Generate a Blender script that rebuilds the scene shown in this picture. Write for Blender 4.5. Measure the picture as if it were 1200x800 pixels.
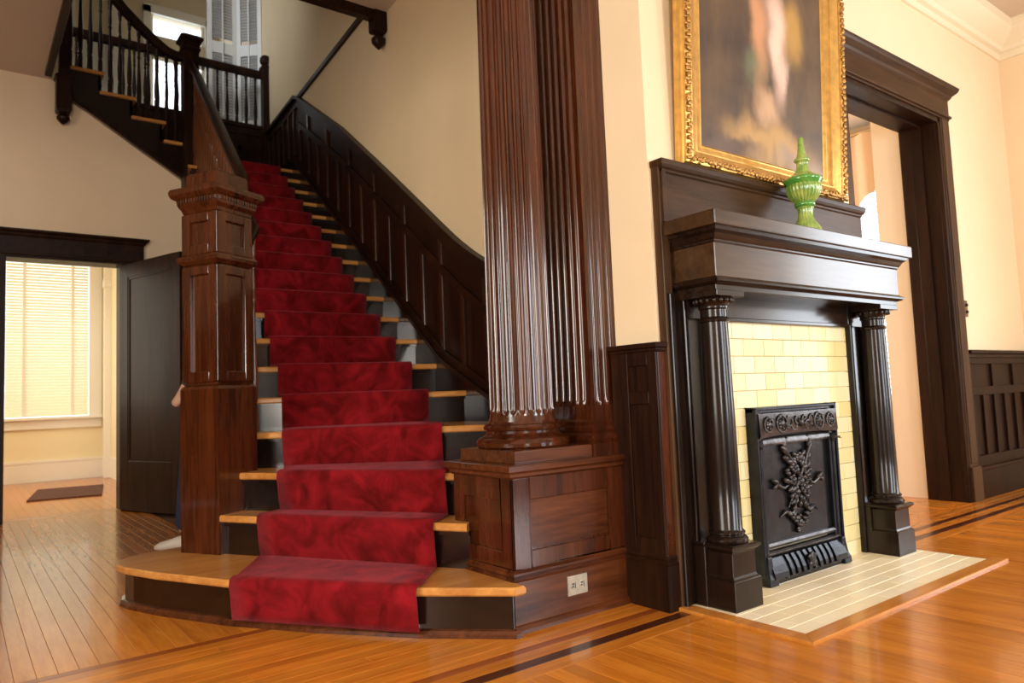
import bpy, bmesh, math, random
from mathutils import Vector, Matrix
random.seed(7)
S = bpy.context.scene
for o in list(bpy.data.objects): bpy.data.objects.remove(o)
C = bpy.context.collection
PI = math.pi

# ---------------------------------------------------------------- camera
cam_d = bpy.data.cameras.new('camera'); cam = bpy.data.objects.new('camera', cam_d); C.objects.link(cam)
_r = Vector((0.7963, -0.6029, -0.0400)); _f = Vector((0.6047, 0.7929, 0.0760))
_f.normalize(); _r = (_r - _f * _r.dot(_f)).normalized(); _u = _r.cross(_f)
cam.matrix_world = Matrix(((_r.x, _u.x, -_f.x, 0), (_r.y, _u.y, -_f.y, 0), (_r.z, _u.z, -_f.z, 0.85), (0, 0, 0, 1)))
cam_d.sensor_fit = 'HORIZONTAL'; cam_d.sensor_width = 36; cam_d.lens = 854.07 / 1200 * 36
cam_d.clip_start = 0.05
cam_d.dof.use_dof = True; cam_d.dof.focus_distance = 2.95; cam_d.dof.aperture_fstop = 3.2
S.camera = cam
# ---------------------------------------------------------------- world, exposure
S.view_settings.view_transform = 'Standard'; S.view_settings.look = 'None'
S.view_settings.gamma = 1; S.view_settings.exposure = 0.38; S.view_settings.use_curve_mapping = False
W = bpy.data.worlds.new('sky'); S.world = W; W.use_nodes = True
W.node_tree.nodes['Background'].inputs[0].default_value = (0.80, 0.90, 1.0, 1)
W.node_tree.nodes['Background'].inputs[1].default_value = 2.5
S.cycles.use_denoising = True
S.cycles.max_bounces = 8; S.cycles.diffuse_bounces = 5; S.cycles.glossy_bounces = 4
S.cycles.sample_clamp_indirect = 6
# ---------------------------------------------------------------- daylight through seen and added windows, added room fills
def area(name, loc, aim, sx, sy, power, col, spread=180):
    d = bpy.data.lights.new(name, 'AREA'); d.shape = 'RECTANGLE'; d.size = sx; d.size_y = sy
    d.energy = power; d.color = col; d.spread = math.radians(spread)
    o = bpy.data.objects.new(name, d); C.objects.link(o)
    o.location = loc; o.rotation_euler = (Vector(aim) - Vector(loc)).to_track_quat('-Z', 'Y').to_euler()
    return o
DAY = (0.88, 0.94, 1.0); WARM = (1.0, 0.82, 0.60)
SOUTH_WIN = [(-1.6, -0.5), (2.6, 3.6), (4.9, 5.9)]
SOUTH_POW = [155, 85, 70]
for i, (a, b) in enumerate(SOUTH_WIN):
    area('daylight_south', ((a + b) / 2, -3.15, 1.60), ((a + b) / 2, 0, 1.45), b - a, 1.9, SOUTH_POW[i], DAY if i else (1.0, 0.92, 0.80))
EAST_WIN = [(-0.75, 0.35)]
for a, b in EAST_WIN:
    area('daylight_east', (7.15, (a + b) / 2, 1.75), (0, (a + b) / 2, 1.4), b - a, 2.2, 62, DAY)
area('daylight_west', (-2.75, 1.2, 1.75), (0, 1.4, 1.4), 1.6, 2.2, 100, (1.0, 0.90, 0.76))
area('study_fill', (-1.2, 9.6, 1.9), (1.5, 9.4, 1.0), 1.6, 2.0, 52, (1.0, 0.93, 0.78))  # added fill inside the study, the wall behind it is closed
area('dining_fill', (4.4, 5.7, 1.8), (5.2, 3.0, 1.4), 1.8, 1.8, 70, (1.0, 0.92, 0.82))  # added fill inside the dining room, solid wall behind it
area('upper_daylight', (2.0, 10.9, 5.6), (1.8, 8.0, 4.6), 1.2, 1.6, 7, DAY)
area('upper_fill', (-1.15, 6.2, 5.9), (2.5, 8.6, 5.4), 1.2, 1.6, 14, DAY, 60)  # added fill on the shutters, no window opening on this side

# ---------------------------------------------------------------- helpers
LOC = {}
class B:
    """collects shapes in one bmesh; M maps local to world coordinates"""
    def __init__(s, M=None): s.bm = bmesh.new(); s.M = M
    def v(s, p):
        p = Vector(p)
        return s.bm.verts.new(s.M @ p if s.M else p)
    def face(s, vs):
        try: return s.bm.faces.new(vs)
        except ValueError: return None
    def hexa(s, p):   # 8 points: bottom 4, top 4
        q = [s.v(x) for x in p]
        for f in ((3, 2, 1, 0), (4, 5, 6, 7), (0, 1, 5, 4), (1, 2, 6, 5), (2, 3, 7, 6), (3, 0, 4, 7)): s.face([q[i] for i in f])
        return s
    def box(s, x0, x1, y0, y1, z0, z1):
        return s.hexa([(x0, y0, z0), (x1, y0, z0), (x1, y1, z0), (x0, y1, z0), (x0, y0, z1), (x1, y0, z1), (x1, y1, z1), (x0, y1, z1)])
    def prism(s, poly, z0, z1):
        return s.loft([[(x, y, z0) for x, y in poly], [(x, y, z1) for x, y in poly]])
    def prism_y(s, poly, y0, y1):   # polygon in x,z extruded along y
        return s.loft([[(x, y0, z) for x, z in poly], [(x, y1, z) for x, z in poly]])
    def loft(s, rings, cap=True, closed=True, wrap=False):
        R = [[s.v(p) for p in r] for r in rings]
        n = len(R[0]); m = len(R)
        for i in range(m if wrap else m - 1):
            a, b = R[i], R[(i + 1) % m]
            for j in range(n if closed else n - 1):
                k = (j + 1) % n
                s.face([a[j], a[k], b[k], b[j]])
        if cap and not wrap:
            s.face(list(reversed(R[0]))); s.face(R[-1])
        return s
    def rect(s, x0, x1, y0, y1, prof):   # rectangle stack: prof = [(z, offset)]
        return s.loft([[(x0 - o, y0 - o, z), (x1 + o, y0 - o, z), (x1 + o, y1 + o, z), (x0 - o, y1 + o, z)] for z, o in prof])
    def lathe(s, prof, c=(0, 0, 0), n=28, fn=None):
        rings = []
        for z, r in prof:
            ring = []
            for j in range(n):
                t = 2 * PI * j / n; rr = fn(t, z, r) if fn else r
                ring.append((c[0] + rr * math.cos(t), c[1] + rr * math.sin(t), c[2] + z))
            rings.append(ring)
        return s.loft(rings)
    def sweep(s, prof, path, up=(0, 0, 1), wrap=False, cap=True, miter=True):
        P = [Vector(p) for p in path]; n = len(P); rings = []
        for i in range(n):
            a = P[(i - 1) % n] if (i > 0 or wrap) else None
            b = P[(i + 1) % n] if (i < n - 1 or wrap) else None
            t1 = (P[i] - a).normalized() if a is not None else None
            t2 = (b - P[i]).normalized() if b is not None else None
            t = ((t1 or t2) + (t2 or t1)).normalized()
            u = Vector(up); side = t.cross(u)
            if side.length < 1e-4: side = Vector((1, 0, 0))
            side.normalize(); uu = side.cross(t).normalized()
            k = 1.0
            if miter and t1 and t2:
                c = max(0.35, math.sqrt(max(0, (1 + t1.dot(t2)) / 2))); k = 1 / c
            if abs(Vector(up).dot(t)) > 0.3: k = 1.0
            rings.append([P[i] + side * a_ * k + uu * b_ for a_, b_ in prof])
        return s.loft(rings, wrap=wrap, cap=cap)
    def tube(s, path, r, n=8):
        rr = r if isinstance(r, (list, tuple)) else [r] * len(path)
        P = [Vector(p) for p in path]; rings = []
        for i in range(len(P)):
            t = (P[min(i + 1, len(P) - 1)] - P[max(i - 1, 0)]).normalized()
            a = t.orthogonal().normalized() if i == 0 else (a_prev - t * a_prev.dot(t)).normalized()
            a_prev = a; b = t.cross(a)
            rings.append([P[i] + (a * math.cos(2 * PI * j / n) + b * math.sin(2 * PI * j / n)) * rr[i] for j in range(n)])
        return s.loft(rings)
    def blob(s, c, rx, ry, rz, n=10, m=6):
        rings = []
        for i in range(1, m):
            p = PI * i / m - PI / 2
            rings.append([(c[0] + rx * math.cos(p) * math.cos(2 * PI * j / n), c[1] + ry * math.cos(p) * math.sin(2 * PI * j / n), c[2] + rz * math.sin(p)) for j in range(n)])
        return s.loft(rings)

def tagp(o, label=None, cat=None, group=None, kind=None):
    if label: o['label'] = label
    if cat: o['category'] = cat
    if group: o['group'] = group
    if kind: o['kind'] = kind
    return o
def origin_of(o):
    return LOC.get(o.name, Vector((0, 0, 0))) if o else Vector((0, 0, 0))
def thing(name, loc, label, cat, group=None, kind=None):
    o = bpy.data.objects.new(name, None); C.objects.link(o); o.empty_display_size = 0.1
    o.location = loc; LOC[o.name] = Vector(loc)
    return tagp(o, label, cat, group, kind)
def finish(bm, mat, name, smooth=None, org=Vector((0, 0, 0))):
    bmesh.ops.remove_doubles(bm, verts=bm.verts, dist=1e-6)
    bmesh.ops.recalc_face_normals(bm, faces=bm.faces)
    if org.length: bmesh.ops.translate(bm, verts=bm.verts, vec=-org)
    me = bpy.data.meshes.new(name); bm.to_mesh(me); bm.free()
    if mat: me.materials.append(mat)
    if smooth:
        me.polygons.foreach_set('use_smooth', [True] * len(me.polygons))
        me.set_sharp_from_angle(angle=math.radians(smooth))
    return me
def part(name, b, mat, parent=None, bev=0.0, smooth=None, label=None, kind=None):
    """one mesh object; shapes are given in world coordinates"""
    org = origin_of(parent)
    me = finish(b.bm, mat, name, smooth, org)
    o = bpy.data.objects.new(name, me); C.objects.link(o)
    if parent:
        o.parent = parent; LOC[o.name] = org
    if bev:
        m = o.modifiers.new('bevel', 'BEVEL'); m.width = bev; m.segments = 2; m.limit_method = 'ANGLE'; m.angle_limit = math.radians(40)
    return tagp(o, label, None, None, kind)
def solo(name, b, mat, loc, label, cat, group=None, kind=None, bev=0.0, smooth=None):
    """a top-level thing that is one mesh"""
    me = finish(b.bm, mat, name, smooth, Vector(loc))
    o = bpy.data.objects.new(name, me); C.objects.link(o); o.location = loc; LOC[o.name] = Vector(loc)
    if bev:
        m = o.modifiers.new('bevel', 'BEVEL'); m.width = bev; m.segments = 2; m.limit_method = 'ANGLE'; m.angle_limit = math.radians(40)
    return tagp(o, label, cat, group, kind)
def inst(name, me, parent, loc, rotz=0, scale=None, mat=None):
    o = bpy.data.objects.new(name, me); C.objects.link(o)
    o.parent = parent; o.location = Vector(loc) - origin_of(parent); o.rotation_euler = (0, 0, rotz)
    if scale: o.scale = scale
    LOC[o.name] = Vector(loc)
    return o
def frame(o, u, n=None):
    """local x along u, local y = inward (away from viewer side), local z up; origin o"""
    u = Vector(u).normalized(); z = Vector((0, 0, 1)); y = z.cross(u)
    return Matrix(((u.x, y.x, 0, o[0]), (u.y, y.y, 0, o[1]), (u.z, y.z, 1, o[2]), (0, 0, 0, 1)))

# ---------------------------------------------------------------- materials
def nmat(name):
    m = bpy.data.materials.new(name); m.use_nodes = True
    return m, m.node_tree.nodes, m.node_tree.links, m.node_tree.nodes['Principled BSDF']
def plain(name, col, rough=0.5, metal=0.0, noise=0.0, nscale=8, bump=0.0, coat=0.0, bscale=60):
    m, N, L, P = nmat(name)
    P.inputs['Base Color'].default_value = (*col, 1); P.inputs['Roughness'].default_value = rough
    P.inputs['Metallic'].default_value = metal; P.inputs['Coat Weight'].default_value = coat
    P.inputs['Coat Roughness'].default_value = 0.12
    tc = N.new('ShaderNodeTexCoord')
    if noise:
        t = N.new('ShaderNodeTexNoise'); t.inputs['Scale'].default_value = nscale; t.inputs['Detail'].default_value = 5
        L.new(tc.outputs['Object'], t.inputs['Vector'])
        r = N.new('ShaderNodeValToRGB'); r.color_ramp.elements[0].position = 0.3; r.color_ramp.elements[1].position = 0.7
        r.color_ramp.elements[0].color = (*[c * (1 - noise) for c in col], 1); r.color_ramp.elements[1].color = (*[min(1, c * (1 + noise)) for c in col], 1)
        L.new(t.outputs['Fac'], r.inputs['Fac']); L.new(r.outputs['Color'], P.inputs['Base Color'])
    if bump:
        t2 = N.new('ShaderNodeTexNoise'); t2.inputs['Scale'].default_value = bscale; t2.inputs['Detail'].default_value = 3
        L.new(tc.outputs['Object'], t2.inputs['Vector'])
        bp = N.new('ShaderNodeBump'); bp.inputs['Strength'].default_value = bump; bp.inputs['Distance'].default_value = 0.01
        L.new(t2.outputs['Fac'], bp.inputs['Height']); L.new(bp.outputs['Normal'], P.inputs['Normal'])
    return m
def wood(name, dark, light, axis='z', rough=0.3, coat=0.4, scale=9.0, rnd=0.0, wear=0.0, coat_rough=0.12, bump=0.05, spec=0.25):
    m, N, L, P = nmat(name)
    tc = N.new('ShaderNodeTexCoord'); mp = N.new('ShaderNodeMapping')
    st = {'x': (0.09, 1, 1), 'y': (1, 0.09, 1), 'z': (1, 1, 0.09)}[axis]
    mp.inputs['Scale'].default_value = [k * scale for k in st]
    L.new(tc.outputs['Object'], mp.inputs['Vector'])
    oi = N.new('ShaderNodeObjectInfo')
    if rnd:
        ad = N.new('ShaderNodeVectorMath'); ad.operation = 'MULTIPLY_ADD'
        cb = N.new('ShaderNodeCombineXYZ'); L.new(oi.outputs['Random'], cb.inputs[0]); L.new(oi.outputs['Random'], cb.inputs[1])
        ad.inputs[1].default_value = (37, 53, 0); L.new(cb.outputs[0], ad.inputs[0]); L.new(mp.outputs[0], ad.inputs[2])
        vec = ad.outputs[0]
    else: vec = mp.outputs[0]
    t = N.new('ShaderNodeTexNoise'); t.inputs['Scale'].default_value = 1.0; t.inputs['Detail'].default_value = 8; t.inputs['Roughness'].default_value = 0.62; t.inputs['Distortion'].default_value = 0.6
    L.new(vec, t.inputs['Vector'])
    w = N.new('ShaderNodeTexNoise'); w.inputs['Scale'].default_value = 6.0; w.inputs['Detail'].default_value = 4; L.new(vec, w.inputs['Vector'])
    mx = N.new('ShaderNodeMath'); mx.operation = 'MULTIPLY_ADD'; mx.inputs[1].default_value = 0.35; L.new(w.outputs['Fac'], mx.inputs[0])
    sc = N.new('ShaderNodeMath'); sc.operation = 'MULTIPLY'; sc.inputs[1].default_value = 0.68; L.new(t.outputs['Fac'], sc.inputs[0]); L.new(sc.outputs[0], mx.inputs[2])
    r = N.new('ShaderNodeValToRGB'); r.color_ramp.elements[0].position = 0.36; r.color_ramp.elements[1].position = 0.68
    r.color_ramp.elements[0].color = (*dark, 1); r.color_ramp.elements[1].color = (*light, 1)
    L.new(mx.outputs[0], r.inputs['Fac'])
    out = r.outputs['Color']
    if rnd:
        hs = N.new('ShaderNodeHueSaturation')
        mr = N.new('ShaderNodeMapRange'); mr.inputs['To Min'].default_value = 1 - rnd; mr.inputs['To Max'].default_value = 1 + rnd
        L.new(oi.outputs['Random'], mr.inputs['Value']); L.new(mr.outputs[0], hs.inputs['Value']); L.new(out, hs.inputs['Color']); out = hs.outputs['Color']
    L.new(out, P.inputs['Base Color'])
    P.inputs['Roughness'].default_value = rough; P.inputs['Coat Weight'].default_value = coat; P.inputs['Coat Roughness'].default_value = coat_rough
    P.inputs['Specular IOR Level'].default_value = spec
    bp = N.new('ShaderNodeBump'); bp.inputs['Strength'].default_value = bump; bp.inputs['Distance'].default_value = 0.004
    L.new(mx.outputs[0], bp.inputs['Height']); L.new(bp.outputs['Normal'], P.inputs['Normal'])
    return m
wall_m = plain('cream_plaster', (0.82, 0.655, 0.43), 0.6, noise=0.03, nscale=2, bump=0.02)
stairwall_m = plain('stair_plaster', (0.88, 0.70, 0.43), 0.6, noise=0.03, nscale=2, bump=0.02)
hallwall_m = plain('hall_plaster', (0.80, 0.61, 0.40), 0.6, noise=0.03, nscale=2, bump=0.02)
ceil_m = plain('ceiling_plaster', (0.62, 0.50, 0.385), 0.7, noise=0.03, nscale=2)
trimcream_m = plain('cream_paint', (0.82, 0.72, 0.52), 0.4)
white_m = plain('white_paint', (0.84, 0.80, 0.70), 0.4)
study_m = plain('study_plaster', (0.84, 0.74, 0.48), 0.6)
peach_m = plain('peach_plaster', (0.86, 0.73, 0.54), 0.6)
redwood = wood('mahogany_vertical', (0.022, 0.0046, 0.0016), (0.092, 0.0225, 0.0062), 'z', 0.20, 0.5, 10, coat_rough=0.07, bump=0.02, spec=0.35)
redwood_x = wood('mahogany_along', (0.030, 0.007, 0.0024), (0.125, 0.035, 0.0100), 'x', 0.26, 0.3, 10, bump=0.02)
darkwood = wood('dark_oak_vertical', (0.007, 0.0025, 0.0013), (0.036, 0.0115, 0.0042), 'z', 0.42, 0.05, 9, spec=0.14)
darkwood_y = wood('dark_oak_along', (0.007, 0.0027, 0.0014), (0.034, 0.0115, 0.0042), 'y', 0.42, 0.05, 9, spec=0.14)
mantel_z = wood('ebonised_vertical', (0.0055, 0.0030, 0.0021), (0.020, 0.0095, 0.0055), 'z', 0.28, 0.34, 8, coat_rough=0.13, bump=0.0, spec=0.16)
mantel_x = wood('ebonised_along', (0.0075, 0.0040, 0.0026), (0.030, 0.015, 0.0085), 'x', 0.24, 0.28, 8, bump=0.005, spec=0.16)
shelf_m = wood('mantel_shelf_wood', (0.026, 0.012, 0.005), (0.085, 0.042, 0.017), 'x', 0.28, 0.36, 8, bump=0.01, spec=0.2)
brownwood = wood('walnut_casing', (0.034, 0.0155, 0.0062), (0.090, 0.044, 0.0185), 'z', 0.45, 0.06, 8, spec=0.15)
brownwood_x = wood('walnut_header', (0.026, 0.0110, 0.0042), (0.078, 0.035, 0.0135), 'x', 0.42, 0.05, 8, spec=0.12)
blackwood = wood('black_stair_wood', (0.005, 0.0026, 0.0018), (0.018, 0.0080, 0.0050), 'x', 0.20, 0.55, 9, bump=0.015, spec=0.45)
oak = wood('oak_tread', (0.36, 0.135, 0.028), (0.62, 0.29, 0.075), 'x', 0.3, 0.25, 9)
plank_y = wood('pine_floor_long', (0.40, 0.115, 0.009), (0.60, 0.222, 0.026), 'y', 0.22, 0.22, 14, rnd=0.14, coat_rough=0.06, spec=0.3, bump=0.0)
plank_x = wood('pine_floor_cross', (0.40, 0.115, 0.009), (0.60, 0.222, 0.026), 'x', 0.22, 0.22, 14, rnd=0.14, coat_rough=0.06, spec=0.3, bump=0.0)
inlay_dark = wood('walnut_inlay', (0.035, 0.008, 0.003), (0.09, 0.022, 0.007), 'x', 0.25, 0.2, 12)
inlay_red = wood('cherry_inlay', (0.18, 0.040, 0.007), (0.32, 0.085, 0.014), 'x', 0.25, 0.2, 12)
border_m = wood('hearth_border_wood', (0.42, 0.14, 0.02), (0.60, 0.25, 0.045), 'x', 0.26, 0.25, 14)
balred_m = wood('mahogany_baluster', (0.045, 0.012, 0.0035), (0.20, 0.062, 0.016), 'z', 0.28, 0.35, 10, spec=0.3)
stile_m = wood('stile_glint_wood', (0.010, 0.0035, 0.0016), (0.048, 0.0155, 0.0055), 'z', 0.30, 0.35, 9, spec=0.3)  # stiles lightened and glossed, edge glints put into the wood colour
wains_m = wood('wainscot_oak', (0.0045, 0.0016, 0.0009), (0.026, 0.0080, 0.0030), 'z', 0.42, 0.05, 9, spec=0.12)
panelling = wood('unseen_panelling', (0.012, 0.005, 0.003), (0.05, 0.018, 0.007), 'z', 0.45, 0.1, 6)
seam_m = plain('floor_seam', (0.11, 0.035, 0.008), 0.7)
doorwood = wood('door_oak', (0.012, 0.0050, 0.0022), (0.046, 0.0180, 0.0070), 'z', 0.42, 0.02, 7, spec=0.06)
grout_m = plain('grout', (0.70, 0.60, 0.36), 0.8)
iron_m = plain('cast_iron', (0.022, 0.024, 0.030), 0.32, 0.75, noise=0.35, nscale=18, bump=0.12, bscale=90)
iron_rust = plain('rusty_iron', (0.055, 0.050, 0.050), 0.28, 0.85, noise=0.5, nscale=30, bump=0.15, bscale=90)
brass_m = plain('brass', (0.62, 0.50, 0.30), 0.3, 0.9)
black_m = plain('black_plastic', (0.02, 0.02, 0.02), 0.4)
steel_m = plain('aged_nickel', (0.46, 0.41, 0.32), 0.4, 0.55, noise=0.15, nscale=40)
gold_m = plain('gilt', (0.60, 0.35, 0.09), 0.34, 0.75, noise=0.18, nscale=25, bump=0.05)
gold_dark = plain('antique_gilt', (0.40, 0.21, 0.055), 0.4, 0.7, noise=0.55, nscale=60, bump=0.2, bscale=120)
green_m, N, L, P = nmat('green_glaze')
def _glaze():
    lw = N.new('ShaderNodeTexCoord'); t = N.new('ShaderNodeTexNoise'); t.inputs['Scale'].default_value = 22; t.inputs['Detail'].default_value = 4
    L.new(lw.outputs['Object'], t.inputs['Vector'])
    r = N.new('ShaderNodeValToRGB'); r.color_ramp.elements[0].color = (0.11, 0.25, 0.030, 1); r.color_ramp.elements[1].color = (0.35, 0.43, 0.10, 1)
    r.color_ramp.elements[0].position = 0.35; r.color_ramp.elements[1].position = 0.65
    L.new(t.outputs['Fac'], r.inputs['Fac']); L.new(r.outputs['Color'], P.inputs['Base Color'])
    P.inputs['Roughness'].default_value = 0.18; P.inputs['Coat Weight'].default_value = 0.7; P.inputs['Coat Roughness'].default_value = 0.06
_glaze()
green_dark = plain('green_glaze_pooled', (0.075, 0.26, 0.035), 0.16, coat=0.7)
def tilem(name, c1, c2, rough):
    m, N, L, P = nmat(name)
    oi = N.new('ShaderNodeObjectInfo'); r = N.new('ShaderNodeValToRGB')
    r.color_ramp.elements[0].color = (*c1, 1); r.color_ramp.elements[1].color = (*c2, 1); L.new(oi.outputs['Random'], r.inputs['Fac'])
    tc = N.new('ShaderNodeTexCoord'); t = N.new('ShaderNodeTexNoise'); t.inputs['Scale'].default_value = 9; L.new(tc.outputs['Object'], t.inputs['Vector'])
    mx = N.new('ShaderNodeMix'); mx.data_type = 'RGBA'; mx.blend_type = 'MULTIPLY'; mx.inputs['Factor'].default_value = 0.35
    L.new(r.outputs['Color'], mx.inputs[6]); L.new(t.outputs['Fac'], mx.inputs[7]); L.new(r.outputs['Color'], P.inputs['Base Color'])
    P.inputs['Roughness'].default_value = rough; P.inputs['Coat Weight'].default_value = 0.06; P.inputs['Coat Roughness'].default_value = 0.2; P.inputs['Specular IOR Level'].default_value = 0.3
    return m
tile_m = tilem('yellow_glazed_tile', (0.78, 0.64, 0.28), (0.84, 0.76, 0.47), 0.42)
htile_m = tilem('hearth_tile', (0.84, 0.71, 0.46), (0.90, 0.79, 0.57), 0.3)
def carpetm():
    m, N, L, P = nmat('red_pile_carpet')
    tc = N.new('ShaderNodeTexCoord'); t = N.new('ShaderNodeTexNoise'); t.inputs['Scale'].default_value = 7; t.inputs['Detail'].default_value = 4; t.inputs['Distortion'].default_value = 1.2
    L.new(tc.outputs['Object'], t.inputs['Vector'])
    r = N.new('ShaderNodeValToRGB'); r.color_ramp.elements[0].position = 0.34; r.color_ramp.elements[1].position = 0.68
    r.color_ramp.elements[0].color = (0.090, 0.0024, 0.0028, 1); r.color_ramp.elements[1].color = (0.245, 0.0074, 0.0115, 1)
    L.new(t.outputs['Fac'], r.inputs['Fac']); L.new(r.outputs['Color'], P.inputs['Base Color'])
    P.inputs['Roughness'].default_value = 0.95; P.inputs['Sheen Weight'].default_value = 0.22; P.inputs['Sheen Roughness'].default_value = 0.4
    P.inputs['Sheen Tint'].default_value = (1, 0.25, 0.3, 1); P.inputs['Specular IOR Level'].default_value = 0.1
    f = N.new('ShaderNodeTexNoise'); f.inputs['Scale'].default_value = 260; L.new(tc.outputs['Object'], f.inputs['Vector'])
    bp = N.new('ShaderNodeBump'); bp.inputs['Strength'].default_value = 0.5; bp.inputs['Distance'].default_value = 0.006
    L.new(f.outputs['Fac'], bp.inputs['Height']); L.new(bp.outputs['Normal'], P.inputs['Normal'])
    return m
carpet_m = carpetm()
blind_m = plain('blind_slat', (0.84, 0.79, 0.57), 0.5)
def glassm():
    m, N, L, P = nmat('window_glass'); m.node_tree.nodes.remove(P)
    tr = N.new('ShaderNodeBsdfTransparent'); gl = N.new('ShaderNodeBsdfGlossy'); gl.inputs['Roughness'].default_value = 0.02
    mx = N.new('ShaderNodeMixShader'); mx.inputs[0].default_value = 0.06
    L.new(tr.outputs[0], mx.inputs[1]); L.new(gl.outputs[0], mx.inputs[2]); L.new(mx.outputs[0], N['Material Output'].inputs[0])
    return m
glass_m = glassm()
def paintm():
    """a plain abstract canvas: dark ground, sandy foot, pale upright strokes"""
    m, N, L, P = nmat('oil_canvas')
    tc = N.new('ShaderNodeTexCoord'); no = N.new('ShaderNodeTexNoise'); no.inputs['Scale'].default_value = 5; no.inputs['Detail'].default_value = 6
    L.new(tc.outputs['Generated'], no.inputs['Vector'])
    wa = N.new('ShaderNodeMix'); wa.data_type = 'RGBA'; wa.blend_type = 'LINEAR_LIGHT'; wa.inputs['Factor'].default_value = 0.10
    L.new(tc.outputs['Generated'], wa.inputs[6]); L.new(no.outputs['Color'], wa.inputs[7])
    r = N.new('ShaderNodeValToRGB'); L.new(no.outputs['Fac'], r.inputs['Fac'])
    r.color_ramp.elements[0].position = 0.35; r.color_ramp.elements[0].color = (0.040, 0.022, 0.014, 1)
    r.color_ramp.elements[1].position = 0.70; r.color_ramp.elements[1].color = (0.130, 0.075, 0.034, 1)
    col = r.outputs['Color']
    def spot(cx, cz, rx, rz, c, ang=0.0, hard=0.5, amount=1.0):
        nonlocal col
        mp = N.new('ShaderNodeMapping'); mp.vector_type = 'TEXTURE'
        mp.inputs['Location'].default_value = (cx, 0.5, cz); mp.inputs['Rotation'].default_value = (0, ang, 0); mp.inputs['Scale'].default_value = (rx, 50, rz)
        L.new(wa.outputs[2], mp.inputs['Vector'])
        g = N.new('ShaderNodeVectorMath'); g.operation = 'LENGTH'; L.new(mp.outputs[0], g.inputs[0])
        mr = N.new('ShaderNodeMapRange'); mr.interpolation_type = 'SMOOTHSTEP'; mr.inputs['From Min'].default_value = 1; mr.inputs['From Max'].default_value = hard
        mr.inputs['To Max'].default_value = amount
        L.new(g.outputs['Value'], mr.inputs['Value'])
        mx = N.new('ShaderNodeMix'); mx.data_type = 'RGBA'; mx.inputs[7].default_value = (*c, 1)
        L.new(mr.outputs[0], mx.inputs['Factor']); L.new(col, mx.inputs[6]); col = mx.outputs[2]
    spot(0.55, 0.05, 0.55, 0.11, (0.42, 0.24, 0.075), 0.05, 0.25)
    spot(0.80, 0.02, 0.34, 0.05, (0.30, 0.20, 0.13), 0.0, 0.2)
    spot(0.22, 0.015, 0.32, 0.05, (0.10, 0.06, 0.04), -0.1, 0.3)
    spot(0.40, 0.27, 0.16, 0.09, (0.11, 0.12, 0.06), 0.0, 0.1)
    spot(0.74, 0.44, 0.15, 0.14, (0.40, 0.22, 0.05), 0.5, 0.2)
    spot(0.45, 0.42, 0.10, 0.30, (0.50, 0.24, 0.11), 0.05, 0.1)
    spot(0.60, 0.40, 0.125, 0.31, (0.76, 0.50, 0.38), -0.05, 0.15)
    spot(0.66, 0.30, 0.06, 0.10, (0.62, 0.44, 0.34), 0.5, 0.1)
    spot(0.52, 0.16, 0.16, 0.06, (0.50, 0.30, 0.16), 0.3, 0.1)
    L.new(col, P.inputs['Base Color']); P.inputs['Roughness'].default_value = 0.45
    return m
canvas_m = paintm()
denim_m = plain('navy_denim', (0.010, 0.016, 0.045), 0.85, bump=0.2, bscale=200)
shirt_m = plain('dark_shirt', (0.02, 0.022, 0.03), 0.85)
skin_m = plain('skin', (0.55, 0.32, 0.22), 0.5)
hair_m = plain('brown_hair', (0.04, 0.02, 0.012), 0.6)
shoe_m = plain('pale_canvas_shoe', (0.62, 0.56, 0.48), 0.7)
mat_m = plain('dark_rug', (0.10, 0.035, 0.02), 0.95, noise=0.4, nscale=30, bump=0.3, bscale=200)
drape_m = plain('peach_drape', (0.86, 0.64, 0.44), 0.8)
red_m = plain('red_cloth', (0.62, 0.03, 0.02), 0.7)

# ================================================================ SETTING
H0 = 3.76
WN = 2.20            # north wall face (doorway wall)
BR = 1.97            # chimney breast face
def wx(y): return 2.52 + 0.085 * (y - 4.7)     # stair wall face
# ---- floor: sub-floor and separate boards
fl = thing('floor', (0, 0, 0), 'orange varnished narrow board floor with darker inlay strips', 'floor', kind='structure')
part('subfloor', B().box(-2.6, 7.1, -3.1, 7.25, -0.10, -0.02).box(-2.6, 3.0, 7.25, 11.6, -0.10, -0.02).box(3.9, 6.1, 7.2, 7.25, -0.1, -0.02), seam_m, fl)
BW = 0.0605
def board_mesh(name, lx, ly, mat):
    b = B(); e = 0.0009
    b.loft([[(-lx/2, -ly/2, -0.02), (lx/2, -ly/2, -0.02), (lx/2, ly/2, -0.02), (-lx/2, ly/2, -0.02)],
            [(-lx/2, -ly/2, -e), (lx/2, -ly/2, -e), (lx/2, ly/2, -e), (-lx/2, ly/2, -e)],
            [(-lx/2 + e, -ly/2 + e, 0), (lx/2 - e, -ly/2 + e, 0), (lx/2 - e, ly/2 - e, 0), (-lx/2 + e, ly/2 - e, 0)]])
    return finish(b.bm, mat, name)
GAP = 0.0007
_bm = {}
def board(x0, x1, y0, y1, mat):
    k = (round(x1 - x0, 3), round(y1 - y0, 3), mat.name)
    if k not in _bm: _bm[k] = board_mesh('plank', x1 - x0 - GAP, y1 - y0 - GAP, mat)
    inst('plank', _bm[k], fl, ((x0 + x1) / 2, (y0 + y1) / 2, 0))
HX0, HX1, HY0 = 2.236, 3.90, 1.378      # hearth outline
FB = 1.80                                # front field ends here
x = 0.3
i = 0
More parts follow.
